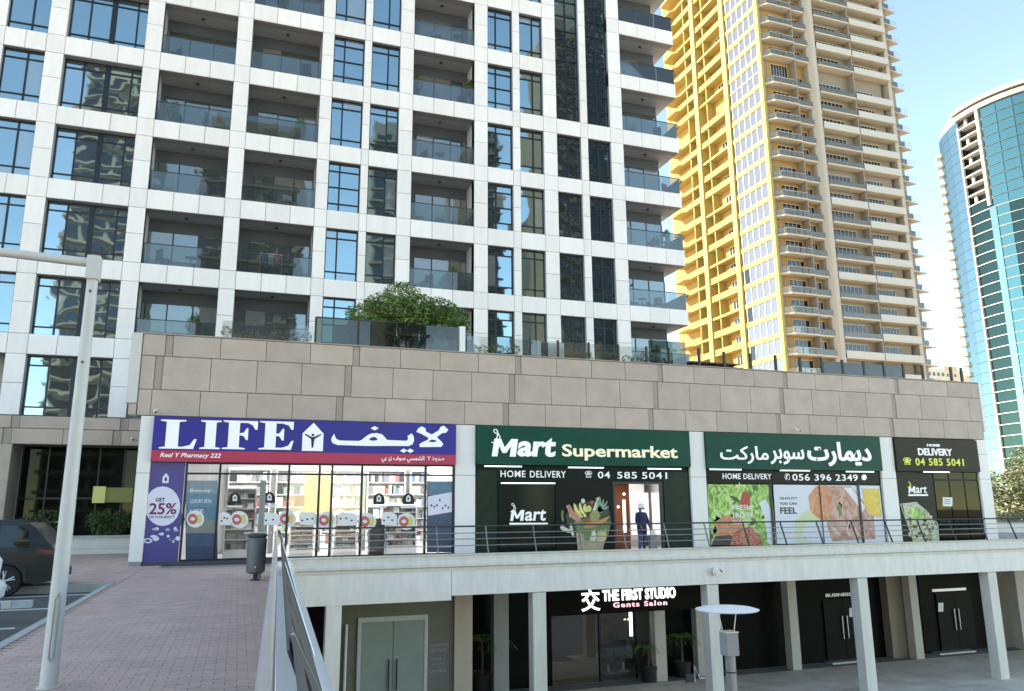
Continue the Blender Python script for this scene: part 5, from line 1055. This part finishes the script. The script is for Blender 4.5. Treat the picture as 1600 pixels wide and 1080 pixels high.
for p in me.polygons:
    c = p.center; p.use_smooth = True
    p.material_index = 3 if c.z < .13 else 1 if c.z < .68 and abs(c.x) < .25 else 2 if (c.z > 1.47 or (abs(c.x) > .30 and c.z < .93) or (c.x < -.1 and c.y < -.16 and .8 < c.z < 1.0)) else 0
bo = bpy.data.objects.new('body', me); col.objects.link(bo); bo.parent = PE; PE.location = (bx, by, bz); PE.rotation_euler.z = R(18)
MB().lathe([(.115,-.05),(.12,0),(.10,.08),(.05,.12),(0,.13)], (0,-.02,1.66), 18).build('cap', WST, PE, smooth=True); MB().prism([(-.08,-.10),(.08,-.10),(.07,-.22),(-.07,-.22)], 'z', 1.635, 1.65).build('cap_peak', WST, PE)
MB().lathe([(.105,-.04),(.11,.02)], (0,-.01,1.60), 16).build('hair', BLK, PE); MB().tube([(0,-.115,1.60),(0,-.145,1.575)], [.012,.018], 6).build('nose', SKIN, PE)
for s in (-.038, .038): MB().lathe([(0,-.01),(.012,0),(0,.01)], (s,-.118,1.615), 8).build('eye', BLK, PE)
for s in (-.105, .105): MB().lathe([(0,-.03),(.02,0),(0,.03)], (s,-.01,1.60), 8).build('ear', SKIN, PE)
MB().tube([(-.03,-.118,1.555),(.03,-.118,1.555)], .007, 6).build('mouth', mat('lip', (.15,.06,.05), .6), PE)
for hx, hy, hz in ((-.18,-.2,.90), (.37,-.1,.84)):
    for k in range(4): MB().tube([(hx-.03+k*.02, hy-.01, hz-.02), (hx-.03+k*.02, hy-.035, hz-.06), (hx-.03+k*.02, hy-.015, hz-.085-.006*(k % 3))], [.010,.009,.008], 6).build('finger', SKIN, PE)
    MB().tube([(hx-.04, hy, hz), (hx-.055, hy-.03, hz-.03), (hx-.04, hy-.045, hz-.05)], [.011,.010,.009], 6).build('thumb', SKIN, PE)
o = thing('carrier_bag', 'grey and white carrier bag hanging from the hand of the person in navy', 'bag', None, (bx+.42, by-.05, bz)); MB().prism([(-.17,.12),(.17,.12),(.15,.62),(-.13,.62)], 'y', -.08, .08).build('bag_body', mat('grey_bag', (.22,.23,.22), .7, var=.2, scale=8), o, bevel=.03); MB().prism([(-.12,.60),(.12,.60),(.07,.80),(-.08,.80)], 'y', -.05, .05).build('bag_top', WST, o, bevel=.02)

# ================================================================== YELLOW TOWER
YT = thing('sunlit_tower', 'tall beige balcony tower glowing yellow on its sunlit side behind the podium', 'apartment tower')
YP = mat('cream_with_painted_sun', (.34,.275,.085), .7, var=.04, scale=.2); TAN = mat('tan_recess_painted_bounce', (.36,.22,.065), .8, var=.05, scale=.2); BEI = mat('beige_paint', (.23,.205,.165), .7, var=.04, scale=.2)  # sunlight put into the yellow cream; bounced light put into the tan
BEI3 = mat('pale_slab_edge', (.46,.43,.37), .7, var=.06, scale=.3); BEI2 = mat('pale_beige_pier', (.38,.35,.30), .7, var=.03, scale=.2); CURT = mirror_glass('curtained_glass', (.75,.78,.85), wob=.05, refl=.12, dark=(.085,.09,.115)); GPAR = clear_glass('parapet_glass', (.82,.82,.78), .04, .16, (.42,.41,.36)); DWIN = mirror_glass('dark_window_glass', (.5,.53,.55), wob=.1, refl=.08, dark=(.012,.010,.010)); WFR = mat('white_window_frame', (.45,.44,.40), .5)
fl = [10.4,13.8,17.2,20.6,23.98,27.34,30.71,34.08,37.48,40.92,44.13,47.44,50.77,54.19,58.08,61.37,64.88,68.28,71.70,76.95,80.24,83.40,86.87,90.2,93.5,96.8,100.1,103.4,106.7,110]
TX, TYY = 80.9, 100.0
# cores
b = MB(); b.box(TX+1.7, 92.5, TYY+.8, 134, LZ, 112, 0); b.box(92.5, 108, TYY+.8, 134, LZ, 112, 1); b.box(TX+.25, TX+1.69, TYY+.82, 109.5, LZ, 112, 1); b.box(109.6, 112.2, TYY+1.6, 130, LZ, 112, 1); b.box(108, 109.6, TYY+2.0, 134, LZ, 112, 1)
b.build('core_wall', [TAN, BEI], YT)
b = MB()
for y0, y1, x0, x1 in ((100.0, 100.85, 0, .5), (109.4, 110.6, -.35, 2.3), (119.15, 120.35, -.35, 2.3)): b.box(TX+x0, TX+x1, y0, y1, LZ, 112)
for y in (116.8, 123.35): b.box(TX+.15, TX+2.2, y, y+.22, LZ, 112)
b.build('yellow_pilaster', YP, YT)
b = MB(); b.prism([(90.5,TYY-.4),(91.2,TYY-1.1),(92.2,TYY-.9),(92.5,TYY),(92.5,TYY+2),(90.5,TYY+2)], 'z', LZ, 112); b.prism([(108.8,TYY+.1),(108.8,TYY-.2),(109.6,TYY-.2),(110.1,TYY+1.6),(108.8,TYY+1.6)], 'z', LZ, 112); b.build('beige_pier', BEI2, YT)
b = MB(); b.box(87.45, 87.62, TYY-.8, TYY+.78, LZ, 112); b.box(100.3, 100.5, TYY-.6, TYY+.78, LZ, 112); b.box(110.2, 110.38, TYY+.8, TYY+1.6, LZ, 112); b.build('party_wall', BEI, YT)
def dwin(nm, x0, x1, y, z0, z1, parent, n, ax='x'):
    W_ = MB(); 
    for k in range(n+1):
        q = x0+(x1-x0)*k/n
        if ax == 'x': W_.box(q-.035, q+.035, y-.08, y, z0, z1, 1)
        else: W_.box(y-.08, y, q-.06, q+.06, z0, z1, 1)
    for z in (z0, z1):
        if ax == 'x': W_.box(x0+.06, x1-.06, y-.078, y, z-.05, z+.05, 1)
        else: W_.box(y-.078, y, x0+.06, x1-.06, z-.05, z+.05, 1)
    if ax == 'x': W_.box(x0, x1, y-.04, y-.005, z0, z1, 0)
    else: W_.box(y-.04, y-.005, x0, x1, z0, z1, 0)
    return W_.build(nm, [DWIN, WFR], parent)
winmesh = {}
for i, z in enumerate(fl[:-1]):
    zn = fl[i+1]; h = zn-z; dbl = h > 4.5
    # left face: curtain-walled bay with five panes
    wb = MB(); wb.box(TX, TX+.3, 100.85, 109.4, z-.45, z+.42, 0)
    if dbl: wb.box(TX, TX+.3, 100.85, 109.4, z+2.5, z+2.7, 1)
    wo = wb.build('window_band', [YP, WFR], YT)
    for k in range(6): q = 100.85+8.1*k/5; piece('mullion', TX+.06, TX+.2, q-.09, q+.09, z+.42, zn-.45, WFR, wo)
    for k in range(5): q = 100.85+8.1*k/5; piece('pane', TX+.14, TX+.17, q+.09, q+1.53, z+.42, zn-.45, CURT if (i > 9 or k < 4 or i % 2) else DWIN, wo, rot=(0, R(random.uniform(-.4,.4)), R(random.uniform(-.6,.6))))
    MB().box(TX+.14, TX+.2, 108.97, 109.38, z+.42, zn-.45).build('slot', BLK, wo)
    # left face balconies
    for (y0, y1, ext) in ((110.6, 119.15, 0), (120.35, 130.6, 0)):
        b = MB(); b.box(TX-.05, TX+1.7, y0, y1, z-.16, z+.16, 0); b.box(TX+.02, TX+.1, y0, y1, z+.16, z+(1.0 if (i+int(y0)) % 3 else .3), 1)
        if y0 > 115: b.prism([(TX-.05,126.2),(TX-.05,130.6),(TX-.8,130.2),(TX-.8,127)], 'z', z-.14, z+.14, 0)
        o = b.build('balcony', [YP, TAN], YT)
        if i < 12 or i % 3: dwin('balcony_window', y0+1.0, y0+4.2, TX+1.69, z+.4, z+2.6, o, 4, 'y')
    # right face, bay A: chamfered balcony
    b = MB(); pl_ = [(TX+.35,TYY+.4),(TX+1.6,TYY-1.0),(87.45,TYY-1.0),(87.45,TYY+.75),(TX+.35,TYY+.75)]
    b.prism(pl_, 'z', z-.14, z+.10, 0)
    b.prism([(TX+.40,TYY+.38),(TX+1.63,TYY-.95),(TX+1.63,TYY-.88),(TX+.46,TYY+.4)], 'z', z+.1, z+1.1, 1)
    o = b.build('balcony', [BEI3, GPAR], YT)
    for k in range(4): q = TX+1.65+(87.4-TX-1.65)*k/4; piece('parapet_glass', q+.06, q+(87.4-TX-1.65)/4-.06, TYY-.95, TYY-.90, z+.1, z+1.08, GPAR, o)
    MB().box(TX+1.6, 87.4, TYY-.97, TYY-.88, z+1.08, z+1.15).build('rail', WFR, o)
    dwin('balcony_window', TX+2.6, 86.9, TYY+.79, z+.3, z+2.75 if not dbl else z+4.6, o, 4 if not dbl else 6)
    # bay B
    b = MB(); b.box(87.62, 90.5, TYY-.8, TYY+.75, z-.14, z+.10, 0); b.box(87.62, 90.5, TYY-.75, TYY-.70, z+.1, z+1.08, 1); o = b.build('balcony', [BEI3, GPAR], YT); dwin('balcony_window', 88.0, 90.0, TYY+.78, z+.3, z+2.75, o, 3)
    # bays C and D
    for (x0, x1, n) in ((92.5, 100.3, 5), (100.5, 108.8, 5)):
        b = MB(); b.box(x0, x1, TYY-.9, TYY+.75, z-.14, z+.12, 0)
        if x0 > 95 or i % 4 == 0: b.box(x0, x1, TYY-.85, TYY-.78, z+.12, z+1.15, 1)
        else: b.box(x0, x1, TYY-.85, TYY-.78, z+.12, z+1.0, 2)
        o = b.build('balcony', [BEI3, mat('white_parapet', (.43,.43,.41), .5), GPAR], YT)
        dwin('balcony_window', x0+1.0, x0+(6.0 if x0 < 95 else 5.2), TYY+.77, z+.3, z+2.7, o, 6)
    # bay E: saw-tooth balconies at the right edge
    b = MB(); b.prism([(110.38,TYY+.6),(114.2,TYY+1.2),(112.2,TYY+4),(110.38,TYY+4)], 'z', z-.12, z+.10, 0); b.box(110.4, 112.1, TYY+.72, TYY+.78, z+.1, z+1.05, 1)
    o = b.build('balcony', [BEI2, GPAR], YT)
    r = MB()
    for q in (.3, .6, .9): xx_ = 112.2+q*1.9; r.box(xx_-.03, xx_+.03, TYY+1.0, TYY+1.06, z+.1, z+1.1)
    r.box(112.1, 114.1, TYY+1.0, TYY+1.05, z+1.08, z+1.13); r.build('rail', WFR, o)
    b = None

# ================================================================== ROUND GLASS TOWER
RT = thing('round_glass_tower', 'round blue-green glass office tower with open slab strip at the right edge of the picture', 'office tower')
CX, CY, CR = 228.0, 154.5, 28.0
def rp_(th, r, z): a = R(th); return (CX-r*math.cos(a), CY+r*math.sin(a), z)
RG = [mirror_glass('tower_glass_teal', (.19,.34,.33), wob=.7, wscale=.12, refl=.55, dark=(.02,.05,.05)), mirror_glass('tower_glass_blue', (.28,.40,.43), wob=.3, wscale=.1, refl=.6, dark=(.05,.08,.10)), mirror_glass('tower_glass_dark', (.08,.14,.13), wob=.6, wscale=.2, refl=.35, dark=(.01,.02,.02))]
WF = mat('tower_white_trim', (.40,.42,.42), .5)
WFL = mat('tower_floor_line', (.22,.27,.26), .5)
zs = [LZ+3.1*k for k in range(0, 39)]; ztopg = 115.4
zs = [115.2-3.1*k for k in range(0, 40)]
def arcstrip(b, t0, t1, r0, r1, z0, z1, mi=0, st=6):
    n = max(1, int(abs(t1-t0)/st)); 
    for k in range(n):
        a, c = t0+(t1-t0)*k/n, t0+(t1-t0)*(k+1)/n
        v = [rp_(a, r0, z0), rp_(c, r0, z0), rp_(c, r1, z0), rp_(a, r1, z0), rp_(a, r0, z1), rp_(c, r0, z1), rp_(c, r1, z1), rp_(a, r1, z1)]
        b.add(v, [(0,3,2,1),(4,5,6,7),(0,1,5,4),(1,2,6,5),(2,3,7,6),(3,0,4,7)], mi)
b = MB()
MB().lathe([(25.5,LZ),(25.5,115)], (CX,CY,0), 60).build('core', mat('tower_core_dark', (.03,.035,.035), .6), RT)
for i, z in enumerate(zs[:-1]):
    zb = zs[i+1]
    g = MB(); arcstrip(g, 12.5, 42, 27.8, 27.95, zb+.05, z-.05, 0, 8); g.build('glass_band', RG[1], RT)
    if z > 88.5:
        s = MB(); arcstrip(s, -2, 12.5, 25.4, 28.1, zb-.15, zb+.15, 0, 4); s.build('open_slab', WF, RT)
        if i % 2 == 0: piece('wall_stub', CX-26.6, CX-26.0, CY+3.6, CY+4.4, zb+.15, z-.15, WF, RT)
    else:
        g = MB(); arcstrip(g, -2, 12.5, 27.6, 27.75, zb+.05, z-.05, 0, 5); g.build('glass_band', RG[2], RT); s = MB(); arcstrip(s, -2, 12.5, 27.5, 28.1, zb-.10, zb+.10, 0, 4); s.build('floor_line', WF, RT)
    g = MB()
    t = -4.5
    for k in range(9):
        t1_ = t-9
        arcstrip(g, t1_+.15, t-.15, 27.8, 27.95, zb+.05, z-.05, (0 if z > 85 else (2 if k in (1,2,4) else 0)), 9); t = t1_
    g.build('glass_band', RG, RT)
    s = MB(); arcstrip(s, -90, -4.5, 27.9, 28.1, zb-.07, zb+.07, 0, 6); s.build('floor_line', WFL if z < 88 else STEELD, RT)
b = MB(); arcstrip(b, -3.6, -2, 27.5, 28.7, 85, 116, 0); b.build('fin', WF, RT)
b = MB(); arcstrip(b, -6, -2.1, 27.6, 28.15, LZ, 84.5, 0); b.build('glass_fin', mirror_glass('pale_glass_fin', (.26,.40,.37), wob=.2, refl=.6, dark=(.10,.15,.14)), RT); b = MB(); arcstrip(b, 12.2, 13.2, 27.6, 28.3, LZ, 113, 0); b.build('fin', WF, RT)
b = MB(); arcstrip(b, -110, 14, 27, 28.6, 115.2, 116.6, 0, 4); arcstrip(b, -110, 14, 26.6, 28.0, 116.6, 117.4, 1, 4); arcstrip(b, -110, 16, 26.6, 28.8, 117.4, 118.7, 0, 4); b.build('roof_ring', [mat('tower_crown', (.30,.27,.26), .6, var=.05), STEELD], RT)
MB().lathe([(27,116),(27,118.5),(10,119.5),(0,119.8)], (CX,CY,0), 48).build('roof', MATS['tower_crown'], RT)
for i in range(34):
    z = 111-3.1*i
    if z > 5: b = MB(); arcstrip(b, 40, 46, 27, 29.2, z-1.2, z, 0, 3); b.build('side_balcony', WF, RT)

# ================================================================== far houses, tree at right
for k, (u0, u1, v, Y, lb) in enumerate(((1440,1475,574,300,'pale low building far behind the podium beside the yellow tower'), (1475,1531,578,340,'far sand-coloured low-rise block left of the round glass tower'))):
    o = thing('far_building', lb, 'building'); xa, z1 = XZ(u0, v, Y); xb = XZ(u1, v, Y)[0]; mt = mat('far_sand_%s' % 'ab'[k], [(.55,.52,.46),(.58,.47,.34)][k], .8)
    MB().box(xa, xb, Y, Y+20, LZ, z1).build('wall', mt, o); MB().box(xa+2, xa+(xb-xa)*.45, Y+2, Y+12, z1, z1+3).build('roof_block', mt, o)
    for r_ in range(3):
        for q in range(5): x = xa+(xb-xa)*(q+.3)/5; piece('window', x, x+1.6, Y-.1, Y+.02, z1-4-r_*4, z1-2.2-r_*4, DWIN, o)
p = XZ(1590, 760, 52)
bush('street_tree', 'broad olive-green tree beyond the right end of the shops', 'tree', (p[0], 52, LZ+.2), [((p[0]+random.uniform(-4,5), 52+random.uniform(-3,3), random.uniform(-1.5,4.0)), (2.6,2.4,1.7)) for _ in range(12)], 14000, .34, mats=[LGY, LD, LD], trunk=.22)
p = XZ(1580, 830, 40); o = thing('hedge', 'low clipped hedge behind the railing at the right edge', 'hedge'); b = MB(); leaves(b, [((p[0]-1+k*1.2, 40, -.9), (1,.7,.5)) for k in range(8)], 3500, .14, lambda: random.choice((0,1))); b.build('foliage', [LGY, LD], o); MB().box(p[0]-3, p[0]+10, 39.3, 40.8, -2.2, -1.1).build('planter_wall', LSTONE, o)
struct(MB().box(XR+.5, 75, 36, 62, LZ, -2.2).build('raised_street', SAND))

# ================================================================== buildings across the water, seen only mirrored in the windows
def mirror_tower(label, u0, u1, vtop, Y, c, nfl=True, seed=1):
    """placed at world y = 2*TY - Y so that the facade mirrors it"""
    o = thing('opposite_tower', label, 'tower'); um = (u0+u1)/2; xa, xb = XZ(u0, max(vtop, 200), Y)[0], XZ(u1, max(vtop, 200), Y)[0]; z1 = zz(um, vtop, Y); yy = 2*TY-Y
    mt = mat('opp_wall_%d' % seed, c, .7, var=.05, scale=.1)
    MB().box(xa, xb, yy-18, yy, LZ, z1).build('wall', mt, o)
    b = MB(); g = MB(); z = LZ+4
    while z < z1-2:
        b.box(xa-.5, xb+.5, yy, yy+1.1, z-.25, z+.25); n = max(2, int((xb-xa)/3.2))
        for k in range(n): x = xa+(xb-xa)*k/n; g.box(x+.5, x+(xb-xa)/n-.4, yy, yy+.06, z+.5, z+2.5)
        z += 3.5
    b.build('balcony_slabs', mt, o); g.build('windows', DWIN, o); return o
mirror_tower('tall pale tower across the street mirrored in the wide left windows', 118, 225, 88, 165, (.13,.15,.15), seed=1)
mirror_tower('slim slate tower mirrored in the window beside the bush balcony', 586, 640, 190, 160, (.07,.085,.095), seed=2)
mirror_tower('brown tower mirrored in the dark glass strips', 866, 915, 28, 150, (.06,.06,.05), seed=3)
mirror_tower('dark tower mirrored in the right glass strip', 914, 965, -400, 158, (.05,.07,.08), seed=4)
mirror_tower('narrow tower mirrored beside the middle windows', 745, 779, 205, 175, (.05,.06,.06), seed=5)
mirror_tower('beige tower mirrored in the lower middle windows', 837, 862, 320, 185, (.14,.14,.11), seed=6)
mirror_tower('grey tower mirrored in the left balcony doors', 330, 470, 190, 170, (.08,.10,.10), seed=7)
